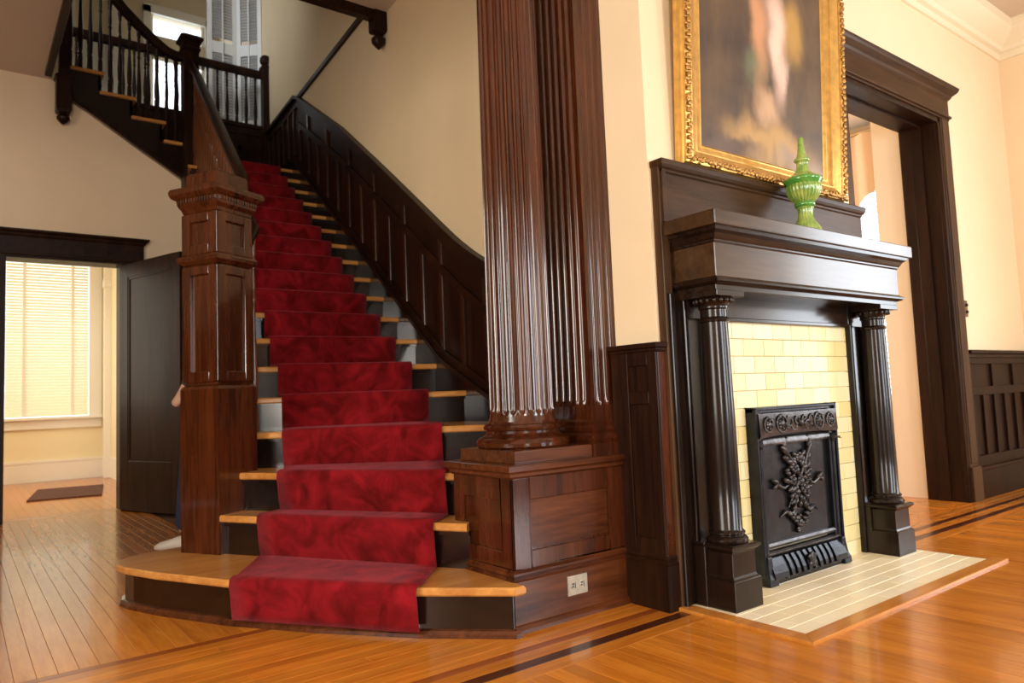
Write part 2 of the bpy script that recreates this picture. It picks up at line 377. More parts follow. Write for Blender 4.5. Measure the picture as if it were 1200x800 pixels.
while x < 6.9:
    x1 = x + BW
    if x1 > HX0 - 0.001 and x < HX1 + 0.0:
        if x1 > HX1: board(HX1, x1, -0.6, FB, plank_y)
        if x < HX0: board(x, HX0, -0.6, FB, plank_y)
        board(max(x, HX0) if x >= HX0 else HX0, min(x1, HX1), -0.6, HY0, plank_y)
    elif x < 4.6 and i % 2 == 0:
        c = 0.75 + 0.25 * (i % 3)
        board(x, x1, -0.6, c, plank_y); board(x, x1, c, FB, plank_y)
    else: board(x, x1, -0.6, FB, plank_y)
    x = x1; i += 1
# cross boards and inlays along the north side
def xboards(x0, x1, y0, y1, n, mat, name='plank', joint=None):
    w = (y1 - y0) / n
    for j in range(n):
        a, b_ = y0 + j * w, y0 + (j + 1) * w
        if joint and j % 2 == 0:
            c = joint + 0.35 * (j % 3); board(x0, c, a, b_, mat); board(c, x1, a, b_, mat)
        else: board(x0, x1, a, b_, mat)
def inlay(name, x0, x1, y0, y1, mat):
    part(name, B().box(x0, x1, y0, y1, -0.02, 0.0), mat, fl, bev=0.0008)
for (xa, xb) in ((-1.2, HX0 - 0.001), (HX1, 6.92)):
    xboards(xa, xb, FB, 1.872, 1, plank_x)
    inlay('dark_inlay', xa, xb, 1.872, 1.922, inlay_dark)
    xboards(xa, xb, 1.922, 1.985, 1, plank_x)
    inlay('red_inlay', xa, xb, 1.985, 2.028, inlay_red if xa < 0 else inlay_dark)
xboards(3.905, 6.92, 2.028, 2.20, 3, plank_x)
xboards(-1.2, 1.62, 2.028, 2.86, 14, plank_x, joint=0.75)
xboards(1.62, 2.2, 2.028, 2.16, 2, plank_x)
inlay('red_inlay', -1.2, 1.62, 2.86, 2.905, inlay_red)
x = -0.75
while x < 1.30:
    board(x, x + BW, 2.905, 7.27, plank_y); x += BW
inlay('threshold', 0.30, 1.15, 7.27, 7.45, oak)
x = -0.6
while x < 1.9:
    board(x, x + BW * 1.3, 7.45, 11.3, plank_y); x += BW * 1.3
x = 4.15
while x < 5.6:
    board(x, x + BW, 2.20, 4.6, plank_y); x += BW

# ---- walls
def struct(name, b, mat, label, bev=0.0):
    return solo(name, b, mat, (0, 0, 0), label, 'wall' if 'wall' in name else name.split('_')[0], kind='structure', bev=bev)
OX0, OX1, OZ = 4.27, 5.58, 2.72
bn = B()
bn.box(OX1, 7.15, WN, WN + 0.22, 0, H0).box(OX0, OX1, WN, WN + 0.22, OZ, H0).box(3.84, OX0, WN, WN + 0.22, 0, H0)
struct('wall_north', bn, wall_m, 'cream plaster wall around the wide cased doorway')
bb = B().prism([(2.235, BR), (3.84, BR), (3.84, WN + 0.22), (2.235, WN + 0.22)], 0, H0)
struct('wall_chimney', bb, wall_m, 'cream chimney breast behind the dark mantelpiece')
be = B()
ys = [-3.1]
for a, b_ in EAST_WIN: ys += [a, b_]
ys.append(WN + 0.22)
for j in range(0, len(ys), 2): be.box(6.95, 7.12, ys[j], ys[j + 1], 0, H0)
for a, b_ in EAST_WIN: be.box(6.95, 7.12, a, b_, 0, 0.65).box(6.95, 7.12, a, b_, 2.85, H0)
struct('wall_east', be, wall_m, 'cream plaster wall at the right end of the hall')
bs = B(); xs = [-2.7]
for a, b_ in SOUTH_WIN: xs += [a, b_]
xs.append(7.12)
for j in range(0, len(xs), 2): bs.box(xs[j], xs[j + 1], -3.1, -2.9, 0, H0)
for a, b_ in SOUTH_WIN: bs.box(a, b_, -3.1, -2.9, 0, 0.65).box(a, b_, -3.1, -2.9, 2.85, H0)
struct('wall_south', bs, wall_m, 'unseen cream wall opposite the fireplace with windows added for daylight')  # wall behind the camera, its openings added to let daylight in
struct('wall_west', B().box(-2.7, -2.5, -3.1, 0.4, 0, H0).box(-2.7, -2.5, 2.0, 7.4, 0, H0).box(-2.7, -2.5, 0.4, 2.0, 0, 0.65).box(-2.7, -2.5, 0.4, 2.0, 2.85, H0), hallwall_m, 'cream wall at the far left of the hall')
bl = B()
bl.prism_y([(-2.5, 0), (0.30, 0), (0.30, H0), (-2.5, H0)], 7.25, 7.45)
bl.prism_y([(0.30, 2.19), (1.15, 2.19), (1.15, 3.38), (0.70, 3.66), (0.70, H0), (0.30, H0)], 7.25, 7.45)
bl.prism_y([(1.15, 0), (2.72, 0), (2.72, 3.05), (1.66, 3.05), (1.15, 3.38)], 7.25, 7.45)
struct('wall_hall', bl, hallwall_m, 'cream hall wall under the rising upper flight, with a doorway')
bw = B().prism([(2.235, WN + 0.22), (wx(2.6), 2.6), (wx(11.2), 11.2), (wx(11.2) + 0.2, 11.2), (wx(2.6) + 0.25, 2.6), (2.48, WN + 0.22)], 0, 7.2)
struct('wall_stair', bw, stairwall_m, 'tall cream wall rising along the right side of the staircase')
pnl = B().box(-2.5, 2.4, -2.9, -2.87, 0, 0.65).box(3.8, 4.7, -2.9, -2.87, 0, 1.6).box(6.1, 6.95, -2.9, -2.87, 0, 1.6).box(-0.4, 2.5, -2.9, -2.87, 0.65, 1.6).box(-2.5, -1.7, -2.9, -2.87, 0.65, 1.6)
pnl.box(-2.5, -2.47, -2.87, 0.3, 0, 1.6).box(-2.5, -2.47, 2.1, 7.25, 0, 1.6).box(-2.5, -2.47, 0.3, 2.1, 0, 0.65)
struct('baseboard_south', pnl, panelling, 'dark panelling added on the unseen window walls to cut reflections')  # dark wood added out of view so glossy wood mirrors less bright wall
struct('trim_5', B().box(-2.5, 2.235, 2.20, 2.56, 2.80, H0), brownwood_x, 'unseen dark beam added above the fluted column to shade the upper stairs')  # out-of-view beam, added to keep window light off the upper stairs
# ---- ceilings
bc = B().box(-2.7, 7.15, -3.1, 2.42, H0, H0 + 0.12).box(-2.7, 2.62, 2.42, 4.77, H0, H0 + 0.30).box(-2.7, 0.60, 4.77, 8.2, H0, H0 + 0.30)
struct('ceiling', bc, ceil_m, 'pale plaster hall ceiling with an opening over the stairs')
# crown moulding
cr = [(0, 0), (0.02, 0), (0.02, 0.05), (0.05, 0.06), (0.06, 0.09), (0.10, 0.12), (0.15, 0.16), (0.17, 0.19), (0.17, 0.26), (0, 0.26)]
tr = thing('trim_1', (3.0, 2.0, 3.5), 'cream crown moulding along the hall ceiling', 'trim', kind='structure')
part('crown_moulding', B().sweep([(a, z) for a, z in cr], [(3.84, WN, 3.5), (6.95, WN, 3.5), (6.95, -2.9, 3.5)]), trimcream_m, tr, smooth=30)
part('crown_moulding', B().sweep([(a, z) for a, z in cr], [(2.235, WN + 0.2, 3.5), (2.235, BR, 3.5), (3.84, BR, 3.5), (3.84, WN, 3.5)]), trimcream_m, tr, smooth=30)

# ---- study beyond the left door
struct('wall_study', B().box(-1.6, 0.44, 11.35, 11.5, 0, 3.3).box(1.47, 1.9, 11.35, 11.5, 0, 3.3).box(0.44, 1.47, 11.35, 11.5, 0, 0.80).box(0.44, 1.47, 11.35, 11.5, 2.98, 3.3)
       .box(1.64, 1.80, 7.45, 11.4, 0, 3.3).box(-1.75, -1.6, 7.45, 11.5, 0, 3.3).box(-1.7, 1.8, 7.45, 11.5, 3.3, 3.4), study_m, 'warm cream walls of the small room beyond the left door')
bs_ = thing('baseboard_study', (0, 11.3, 0), 'tall white baseboard in the room beyond the left door', 'baseboard', kind='structure')
part('board', B().box(-1.6, 1.64, 11.325, 11.35, 0, 0.27).box(-1.6, 1.64, 11.318, 11.35, 0.24, 0.275).box(1.615, 1.64, 8.6, 11.35, 0, 0.27), white_m, bs_, bev=0.003)
w1 = thing('window_1', (0.95, 11.3, 0.8), 'cream cased window behind a closed slatted blind', 'window', kind='structure')
part('casing', B().box(0.34, 0.46, 11.29, 11.35, 0.8, 3.1).box(1.41, 1.56, 11.29, 11.35, 0.8, 3.1).box(0.34, 1.56, 11.28, 11.35, 2.98, 3.12), white_m, w1, bev=0.004)
part('sill', B().box(0.30, 1.60, 11.22, 11.35, 0.80, 0.835).box(0.34, 1.56, 11.30, 11.35, 0.68, 0.80), white_m, w1, bev=0.004)
part('pane', B().box(0.44, 1.47, 11.42, 11.425, 0.8, 2.98), glass_m, w1)
part('corner_trim', B().box(1.56, 1.64, 11.05, 11.17, 0, 3.1).box(1.55, 1.64, 11.03, 11.19, 2.55, 2.66), white_m, bs_, bev=0.004)
bd = thing('window_blind', (0.95, 11.26, 0.84), 'closed cream slatted blind over the window of the left side room', 'blind')
b = B()
for j in range(54):
    z = 0.86 + j * 0.0385
    b.hexa([(0.475, 11.272, z - 0.016), (1.40, 11.272, z - 0.016), (1.40, 11.276, z - 0.018), (0.475, 11.276, z - 0.018),
            (0.475, 11.300, z + 0.020), (1.40, 11.300, z + 0.020), (1.40, 11.304, z + 0.018), (0.475, 11.304, z + 0.018)])
part('slats', b, blind_m, bd, kind='stuff')
for cx in (0.672, 1.215): part('tape', B().box(cx - 0.016, cx + 0.016, 11.264, 11.268, 0.85, 2.95), white_m, bd)
part('head_rail', B().box(0.465, 1.405, 11.285, 11.33, 2.93, 2.98), white_m, bd)
# rug by the study door
b = B(Matrix.Translation((0.98, 9.4, 0.001)) @ Matrix.Rotation(-0.15, 4, 'Z')).box(-0.33, 0.33, -0.62, 0.62, 0.0, 0.012)
solo('door_mat', b, mat_m, (0.98, 9.4, 0), 'small dark brown mat on the boards of the room beyond the left door', 'mat')

# ---- left doorway: casing and open door
t2 = thing('trim_2', (0.7, 7.25, 0), 'dark wooden casing and header of the left doorway', 'trim', kind='structure')
part('casing', B().box(0.15, 0.30, 7.22, 7.25, 0, 2.2), darkwood, t2, bev=0.004)
part('casing', B().box(1.15, 1.30, 7.22, 7.25, 0, 2.2), darkwood, t2, bev=0.004)
part('jamb', B().box(0.28, 0.303, 7.235, 7.46, 0, 2.2).box(1.147, 1.17, 7.235, 7.46, 0, 2.2).box(0.28, 1.17, 7.235, 7.46, 2.175, 2.2), darkwood, t2, bev=0.003)
part('header', B().box(0.12, 1.33, 7.20, 7.25, 2.2, 2.36).box(0.11, 1.34, 7.19, 7.25, 2.195, 2.215), darkwood_y, t2, bev=0.004)
part('cornice', B().rect(0.12, 1.33, 7.20, 7.30, [(2.345, 0.0), (2.36, 0.012), (2.375, 0.018), (2.39, 0.04), (2.405, 0.045)]), darkwood_y, t2)
dd = Vector((0.33, -0.944, 0)).normalized()
d1 = thing('door_1', (1.15, 7.2, 0), 'dark wooden panelled door standing open at the left doorway', 'door', kind='structure')
M = frame((1.152, 7.215, 0.015), -dd)     # local x runs from free edge side; we use negative x
DWd = 0.92
def dbox(b, u0, u1, w0, w1, z0, z1): return b.box(-u1, -u0, w0, w1, z0, z1)
b = B(M)
dbox(b, 0, 0.13, -0.02, 0.02, 0, 2.14); dbox(b, DWd - 0.13, DWd, -0.02, 0.02, 0, 2.14)
dbox(b, 0.13, DWd - 0.13, -0.02, 0.02, 2.02, 2.14); dbox(b, 0.13, DWd - 0.13, -0.02, 0.02, 0, 0.42)
part('door_frame', b, doorwood, d1, bev=0.004)
b = B(M); dbox(b, 0.12, DWd - 0.12, -0.009, 0.009, 0.41, 2.03)
part('panel', b, doorwood, d1)
b = B(M)
for a0, a1, z0, z1 in ((0.13, 0.15, 0.42, 2.02), (DWd - 0.15, DWd - 0.13, 0.42, 2.02), (0.13, DWd - 0.13, 0.42, 0.44), (0.13, DWd - 0.13, 2.0, 2.02)):
    dbox(b, a0, a1, -0.016, 0.016, z0, z1)
part('panel_moulding', b, doorwood, d1, bev=0.004)
kp = M @ Vector((-(DWd - 0.10), -0.02, 0.96))
nrm = (M.to_3x3() @ Vector((0, -1, 0))).normalized()
kb = B(M); dbox(kb, DWd - 0.125, DWd - 0.075, -0.024, -0.02, 0.86, 1.02)
pl = part('lock_plate', kb, brass_m, d1, bev=0.001)
for sgn in (1,):
    kb = B(Matrix.Translation(kp) @ nrm.to_track_quat('Z', 'Y').to_matrix().to_4x4())
    kb.lathe([(0, 0.022), (0.006, 0.022), (0.01, 0.009), (0.03, 0.009), (0.036, 0.02), (0.046, 0.027), (0.058, 0.024), (0.064, 0.01)], n=18)
    part('door_knob', kb, brass_m, d1, smooth=40)

# ---- right doorway: casing, jamb, header
t3 = thing('trim_3', (4.9, 2.2, 0), 'wide dark brown wooden casing of the right doorway', 'trim', kind='structure')
part('casing', B().box(OX1, 5.72, 2.155, WN, 0, OZ + 0.03).box(OX1 + 0.015, 5.705, 2.148, WN, 0.26, OZ).box(OX1 - 0.002, 5.735, 2.14, WN, 0, 0.24), brownwood, t3, bev=0.004)
part('casing', B().box(4.13, OX0, 2.155, WN, 0, OZ + 0.03).box(4.115, OX0 + 0.002, 2.14, WN, 0, 0.24), brownwood, t3, bev=0.004)
part('jamb', B().box(OX1 - 0.025, OX1, 2.165, 2.44, 0, OZ).box(OX1 - 0.04, OX1, 2.28, 2.36, 0, OZ).box(OX1 - 0.034, OX1, 2.16, 2.19, 0, OZ), darkwood, t3, bev=0.003)
part('jamb', B().box(OX0, OX0 + 0.025, 2.165, 2.44, 0, OZ).box(OX0, OX0 + 0.04, 2.28, 2.36, 0, OZ), darkwood, t3, bev=0.003)
part('head_jamb', B().box(OX0, OX1, 2.165, 2.44, OZ - 0.025, OZ).box(OX0, OX1, 2.28, 2.36, OZ - 0.04, OZ).box(OX0, OX1, 2.16, 2.19, OZ - 0.034, OZ), darkwood_y, t3, bev=0.003)
part('frieze', B().box(4.13, 5.72, 2.148, WN, OZ + 0.0, 2.90), brownwood_x, t3, bev=0.003)
part('bead', B().box(4.115, 5.735, 2.135, WN, 2.735, 2.755), brownwood_x, t3, bev=0.005)
part('cornice', B().rect(4.13, 5.72, 2.148, 2.30, [(2.87, 0.0), (2.885, 0.015), (2.90, 0.022), (2.925, 0.05), (2.94, 0.058), (2.955, 0.062)]), brownwood_x, t3)
# ---- dining room beyond
struct('wall_dining', B().box(5.60, 5.75, 2.42, 2.56, 0, 3.3).box(5.60, 6.1, 2.56, 2.66, 0, 3.3).box(5.98, 6.1, 2.66, 2.75, 0, 3.3).box(5.98, 6.1, 3.75, 6.0, 0, 3.3).box(5.98, 6.1, 2.75, 3.75, 0, 0.75).box(5.98, 6.1, 2.75, 3.75, 2.5, 3.3)
       .box(5.60, 5.75, 4.1, 5.95, 0, 3.3).box(4.0, 6.1, 5.95, 6.05, 0, 3.3).box(3.95, 3.99, 2.425, 6.0, 0, 3.3), peach_m, 'peach walls of the room beyond the right doorway')
struct('ceiling_dining', B().box(4.0, 6.1, 2.43, 6.05, 2.98, 3.1), plain('white_ceiling', (0.88, 0.86, 0.84), 0.7), 'white ceiling of the room beyond the right doorway')
w2 = thing('window_2', (5.95, 3.2, 0.75), 'bright white slatted window in the room beyond the right doorway', 'window', kind='structure')
part('casing', B().box(5.95, 5.99, 2.66, 2.76, 0.7, 2.55).box(5.95, 5.99, 3.74, 3.84, 0.7, 2.55).box(5.95, 5.99, 2.66, 3.84, 2.48, 2.58).box(5.90, 5.99, 2.66, 3.86, 0.68, 0.74), white_m, w2, bev=0.003)
part('pane', B().box(6.06, 6.065, 2.75, 3.75, 0.75, 2.5), glass_m, w2)
b = B()
for j in range(40):
    z = 0.78 + j * 0.043
    b.hexa([(6.00, 2.78, z), (6.03, 2.78, z + 0.012), (6.03, 3.22, z + 0.012), (6.00, 3.22, z), (6.00, 2.78, z + 0.005), (6.03, 2.78, z + 0.017), (6.03, 3.22, z + 0.017), (6.00, 3.22, z + 0.005)])
    b.hexa([(6.00, 3.28, z), (6.03, 3.28, z + 0.012), (6.03, 3.72, z + 0.012), (6.00, 3.72, z), (6.00, 3.28, z + 0.005), (6.03, 3.28, z + 0.017), (6.03, 3.72, z + 0.017), (6.00, 3.72, z + 0.005)])
sh = part('shutter_louvres', b, white_m, w2, kind='stuff')
part('shutter_frame', B().box(5.985, 6.035, 2.75, 2.79, 0.75, 2.5).box(5.985, 6.035, 3.21, 3.29, 0.75, 2.5).box(5.985, 6.035, 3.71, 3.75, 0.75, 2.5), white_m, w2, bev=0.002)
cu = thing('window_curtain', (5.85, 3.2, 0.1), 'peach swagged curtain drawn across the top of the right room window', 'curtain')
b = B(); rings = []
for j in range(41):
    y = 2.67 + j * 0.035; t = j / 40
    low = 2.42 - 0.55 * min(1, t / 0.75) ** 1.3 - 0.08 * math.sin(PI * min(1, t / 0.75))
    xx = 5.80 + 0.022 * math.sin(j * 1.1)
    rings.append([(xx, y, low), (xx + 0.02, y, low + 0.015), (xx + 0.02, y, 2.86), (xx, y, 2.86)])
b.loft(rings)
part('swag', b, drape_m, cu, smooth=50)
b = B(); rings = []
for j in range(25):
    y = 3.55 + j * 0.022; xx = 5.72 + 0.03 * math.sin(j * 1.3)
    rings.append([(xx, y, 0.05), (xx + 0.015, y, 0.05), (xx + 0.015, y, 2.86), (xx, y, 2.86)])
b.loft(rings); part('side_drape', b, drape_m, cu, smooth=50)
part('curtain_pole', B().tube([(5.82, 2.66, 2.88), (5.82, 4.1, 2.88)], 0.015), brass_m, cu, smooth=40)
part('tieback', B().box(5.70, 5.77, 3.16, 3.30, 1.86, 1.98), red_m, cu, bev=0.01, label='red cloth tieback')

# ---- wainscot on the north wall right of the doorway
wr = thing('baseboard_north', (6.3, 2.2, 0), 'dark panelled wainscot right of the wide doorway', 'wainscot', kind='structure')
part('backing', B().box(5.72, 6.95, 2.182, WN, 0, 1.04), wains_m, wr)
part('cap', B().box(5.72, 6.95, 2.135, WN, 1.03, 1.055).box(5.72, 6.95, 2.155, WN, 1.0, 1.03), wains_m, wr, bev=0.004)
part('rail', B().box(5.72, 6.95, 2.165, WN, 0.955, 1.0).box(5.72, 6.95, 2.165, WN, 0.73, 0.79), wains_m, wr, bev=0.003)
part('rail', B().box(5.72, 6.95, 2.165, WN, 0.22, 0.30), wains_m, wr, bev=0.003)
part('base', B().box(5.72, 6.95, 2.150, WN, 0, 0.20).box(5.72, 6.95, 2.142, WN, 0.20, 0.225), wains_m, wr, bev=0.004)
for j in range(7): part('stile', B().box(5.735 + j * 0.20, 5.775 + j * 0.20, 2.165, WN, 0.30, 0.73), wains_m, wr, bev=0.003)
for j in range(4): part('stile', B().box(5.735 + j * 0.40, 5.775 + j * 0.40, 2.165, WN, 0.79, 0.955), wains_m, wr, bev=0.003)
sp = thing('light_switch', (5.842, 2.2, 1.36), 'small dark metal light switch plate right of the wide doorway', 'switch')
part('plate', B().box(5.815, 5.870, 2.192, WN, 1.30, 1.42), plain('bronze_plate', (0.14, 0.09, 0.045), 0.4, 0.4), sp, bev=0.002)
part('toggle', B().box(5.834, 5.850, 2.178, 2.195, 1.375, 1.395), black_m, sp, bev=0.002)
part('toggle', B().box(5.834, 5.850, 2.178, 2.195, 1.325, 1.345), black_m, sp, bev=0.002)

# ================================================================ STAIRCASE (lower flight)
RH = 0.18
Lp = {1: (0.585, 3.63), 2: (0.97, 3.55), 3: (1.08, 3.61), 4: (1.17, 3.80), 5: (1.22, 4.05), 6: (1.26, 4.22), 7: (1.30, 4.38)}
Rp = {1: (1.575, 2.10), 2: (1.60, 2.44), 3: (1.72, 2.56), 4: (2.33, 2.71), 5: (2.39, 3.58), 6: (2.42, 3.96), 7: (2.44, 4.24)}
for k in range(8, 19):
    j = k - 8
    Lp[k] = (1.345 + 0.0345 * j, 4.56 + 0.2535 * j); Rp[k] = (2.475 + 0.0215 * j, 4.53 + 0.2535 * j)
def nrm2(k):
    d = Vector((Rp[k][0] - Lp[k][0], Rp[k][1] - Lp[k][1])).normalized()
    return Vector((d.y, -d.x))
def off(p, n, d): return (p[0] + n.x * d, p[1] + n.y * d)
st = thing('staircase', (1.3, 3.2, 0), 'dark wooden staircase with oak treads winding up from a panelled newel', 'staircase')
bull = [(1.575, 2.10), (1.32, 2.36), (1.06, 2.70), (0.845, 3.03), (0.665, 3.40), (0.59, 3.60), (0.57, 3.70), (0.585, 3.79), (0.64, 3.86), (0.73, 3.90), (0.85, 3.92), (1.10, 3.96), (1.30, 3.80), (1.62, 2.75), (1.62, 2.10)]
def inset(poly, d):
    out = []; n = len(poly)
    for i in range(n):
        p0, p1, p2 = Vector(poly[i - 1]), Vector(poly[i]), Vector(poly[(i + 1) % n])
        a = (p1 - p0).normalized(); c = (p2 - p1).normalized(); t = (a + c)
        t = t.normalized() if t.length > 1e-4 else a
        nn = Vector((-t.y, t.x)); k = 1 / max(0.5, abs(nn.dot(Vector((-a.y, a.x)))))
        out.append(tuple(p1 - nn * d * k))
    return out
_area = sum(bull[i - 1][0] * bull[i][1] - bull[i][0] * bull[i - 1][1] for i in range(len(bull)))
_sg = -1 if _area > 0 else 1
def ins(poly, d): return inset(poly, d * _sg)
part('tread', B().loft([[(x, y, z) for x, y in ins(bull, o)] for z, o in ((0.150, 0.004), (0.156, 0.0), (0.172, 0.0), (0.180, 0.006))]), oak, st)
part('riser', B().prism(ins(bull, 0.035), 0.0, 0.150), blackwood, st)
part('shoe_moulding', B().loft([[(x, y, z) for x, y in ins(bull, o)] for z, o in ((0.0, 0.012), (0.014, 0.014), (0.024, 0.022), (0.028, 0.036))]), redwood_x, st)
for k in range(2, 19):
    z = RH * k; n = nrm2(k)
    if k < 18:
        n2 = nrm2(k + 1); Lb, Rb = off(Lp[k + 1], n2, -0.045), off(Rp[k + 1], n2, -0.045)
    else:
        Lb, Rb = (1.74, 8.2), (2.75, 8.2)
    ext = 0.0 if k < 4 else 0.03
    dL = Vector((Rp[k][0] - Lp[k][0], Rp[k][1] - Lp[k][1])).normalized()
    L0 = (Lp[k][0] - dL.x * ext, Lp[k][1] - dL.y * ext)
    poly = [L0, Rp[k]]
    if k == 3: poly += [(2.2, 2.57)]
    poly += [Rb, Lb]
    def pz(o, z):   # nosing pulled back by o
        q = list(poly); q[0] = off(q[0], n, -o); q[1] = off(q[1], n, -o); return [(x, y, z) for x, y in q]
    part('tread', B().loft([pz(0.006, z - 0.032), pz(0.0, z - 0.026), pz(0.0, z - 0.008), pz(0.006, z)]), oak, st)
    a, c = off(Lp[k], n, -0.028), off(Rp[k], n, -0.028); a2, c2 = off(Lp[k], n, -0.05), off(Rp[k], n, -0.05)
    part('riser', B().prism([a, c, c2, a2], z - RH, z - 0.032), blackwood, st)
    b = B().prism([off(Lp[k], n, -0.012), off(Rp[k], n, -0.012), c, a], z - 0.048, z - 0.032)
    part('cove_moulding', b, blackwood, st)
# stringer and spandrel on the open side
b = B()
pts = [(1.12, 3.80)] + [Lp[k] for k in range(4, 19)]
for k in range(4, 18):
    p, q = Lp[k], Lp[k + 1]
    n = Vector((q[1] - p[1], -(q[0] - p[0]))).normalized()     # towards the stair
    p2, q2 = off(p, n, 0.035), off(q, n, 0.035); z = RH * k - 0.032; zl = z - 0.34
    b.hexa([(*p, zl), (*p2, zl), (*q2, zl + RH), (*q, zl + RH), (*p, z), (*p2, z), (*q2, z), (*q, z)])
part('stringer', b, darkwood_y, st)
b = B()
for k in range(3, 18):
    p, q = Lp[k], Lp[k + 1]; n = Vector((q[1] - p[1], -(q[0] - p[0]))).normalized()
    p, q = off(p, n, 0.012), off(q, n, 0.012); p2, q2 = off(p, n, 0.02), off(q, n, 0.02); z = RH * k - 0.2
    b.hexa([(*p, 0), (*p2, 0), (*q2, 0), (*q, 0), (*p, z), (*p2, z), (*q2, z + RH), (*q, z + RH)])
part('spandrel', b, darkwood, st)
# newel post
na = Vector((-0.478, 0.878, 0)); nd = Vector((0.878, 0.478, 0)); NW = 0.245
nF = Vector((0.97, 3.55, 0))
nc = nF + na * NW / 2 + nd * NW / 2
MN = Matrix(((-na.x, nd.x, 0, nc.x), (-na.y, nd.y, 0, nc.y), (0, 0, 1, RH), (0, 0, 0, 1)))   # local x to the viewer's right, y away
np_ = part('newel_post', B(MN).rect(-NW/2, NW/2, -NW/2, NW/2, [(0, 0), (0.765, 0), (0.775, -0.004), (0.79, -0.018), (0.80, -0.020), (1.36, -0.020), (1.361, -0.02), (1.375, -0.004), (1.385, 0.008), (1.40, 0.010), (1.412, 0.004), (1.415, -0.020),
    (1.62, -0.020), (1.625, -0.012), (1.64, -0.008), (1.66, 0.004), (1.675, 0.008), (1.69, 0.010), (1.70, 0.026), (1.715, 0.034), (1.73, 0.036), (1.745, 0.030), (1.755, 0.0), (1.757, -0.02), (1.82, -0.022), (1.828, -0.03)]), redwood, st)
h = NW/2 - 0.020
for rot in range(4):
    Mr = MN @ Matrix.Rotation(rot * PI / 2, 4, 'Z')
    for z0, z1 in ((0.80, 1.36), (1.415, 1.62)):
        b = B(Mr)   # raised stiles and rails leave a recessed panel
        e = 0.014
        b.box(-h - e, -h + 0.042, -h - e, -h, z0, z1).box(h - 0.042, h + e, -h - e, -h, z0, z1)
        b.box(-h + 0.042, h - 0.042, -h - e, -h, z0, z0 + 0.05).box(-h + 0.042, h - 0.042, -h - e, -h, z1 - 0.045, z1)
        part('panel_frame', b, redwood, np_, bev=0.005)
    b = B(Mr)
    for j in range(14):
        xx = -NW/2 - 0.0 + 0.009 + j * (NW / 14)
        b.box(xx, xx + 0.009, -NW/2 - 0.016, -NW/2 + 0.01, 1.672, 1.692)
    part('dentils', b, redwood, np_)
# handrail (lower flight), balusters
HR = [(-0.030, -0.028), (-0.036, -0.010), (-0.038, 0.006), (-0.030, 0.020), (-0.014, 0.028), (0.014, 0.028), (0.030, 0.020), (0.038, 0.006), (0.036, -0.010), (0.030, -0.028)]
def Lc(t):   # open edge of the stairs at step parameter t
    k = int(math.floor(t)); k = max(4, min(17, k)); f = t - k
    p, q = Vector(Lp[k]), Vector(Lp[k + 1]); return p + (q - p) * f
path = []
nb = nc + nd * (NW/2 - 0.02) - na * 0.02
path.append((nb.x, nb.y, 1.60)); path.append((nb.x + 0.05, nb.y + 0.05, 1.68)); path.append((1.235, 3.86, 1.80))
for t in [5.4, 6, 6.5, 7, 7.5, 8, 9, 10, 11, 12, 13, 14, 15, 16, 17]:
    p = Lc(t); k = min(1, max(0, (t - 4.4) / 2.4)); zb = RH * (t + 0.0) + 0.86
    zz = zb + (1 - k) * 0.16
    path.append((p.x + 0.05, p.y, zz))
path += [(1.715, 7.02, 3.24 + 0.80), (1.72, 7.12, 3.24 + 0.90)]
part('handrail', B().sweep(HR, path), darkwood_y, st, smooth=45)
def baluster(hgt):
    s_ = hgt
    return [(0, 0.019), (0.10 * s_, 0.019), (0.105 * s_, 0.014), (0.12 * s_, 0.020), (0.14 * s_, 0.012), (0.17 * s_, 0.018), (0.30 * s_, 0.021), (0.42 * s_, 0.017), (0.55 * s_, 0.012), (0.66 * s_, 0.010),
            (0.68 * s_, 0.017), (0.70 * s_, 0.010), (0.74 * s_, 0.014), (0.86 * s_, 0.010), (0.885 * s_, 0.016), (0.90 * s_, 0.012), (0.92 * s_, 0.017), (1.0 * s_, 0.017)]
bal_me = finish(B().lathe(baluster(1.0), n=10).bm, darkwood, 'baluster', 50)
bal_red = finish(B().lathe(baluster(1.0), n=10).bm, balred_m, 'baluster', 50)
def put_bal(parent, x, y, z0, z1, me=None): return inst('baluster', me or bal_me, parent, (x, y, z0), scale=(1, 1, z1 - z0))
for k in range(4, 18):
    for f in (0.12, 0.62):
        t = k + f; p = Lc(t)
        kk = min(1, max(0, (t - 4.4) / 2.4))
        put_bal(st, p.x + 0.05, p.y, RH * k, RH * t + 0.84 + (1 - kk) * 0.16, bal_red)
# ---- carpet runner
CL = {1: (0.865, 3.0), 2: (1.085, 3.345), 3: (1.20, 3.41), 4: (1.315, 3.665), 5: (1.42, 3.97), 6: (1.47, 4.17), 7: (1.49, 4.36)}
CR = {1: (1.32, 2.345), 2: (1.53, 2.565), 3: (1.655, 2.665), 4: (1.914, 3.107), 5: (2.17, 3.668), 6: (2.25, 3.998), 7: (2.285, 4.265)}
for k in range(8, 19):
    j = k - 8; u = 0.155; v = 0.16
    l, r = Vector(Lp[k]), Vector(Rp[k])
    CL[k] = (1.525 + 0.024 * j, l.y - 0.005); CR[k] = (2.315 + 0.0232 * j, r.y + 0.004)
rows = []
NS = 9
def crow(k, back, z):
    n = nrm2(k); out = []
    for i in range(NS):
        f = i / (NS - 1); x = CL[k][0] + (CR[k][0] - CL[k][0]) * f; y = CL[k][1] + (CR[k][1] - CL[k][1]) * f
        wob = 0.003 * math.sin(7 * x + 5 * k) + 0.002 * math.sin(23 * y + k)
        bow = 0.03 * math.sin(PI * f) if k == 1 else 0
        out.append((x - n.x * (back - wob - bow * (0)), y - n.y * (back - wob), z))
    return out
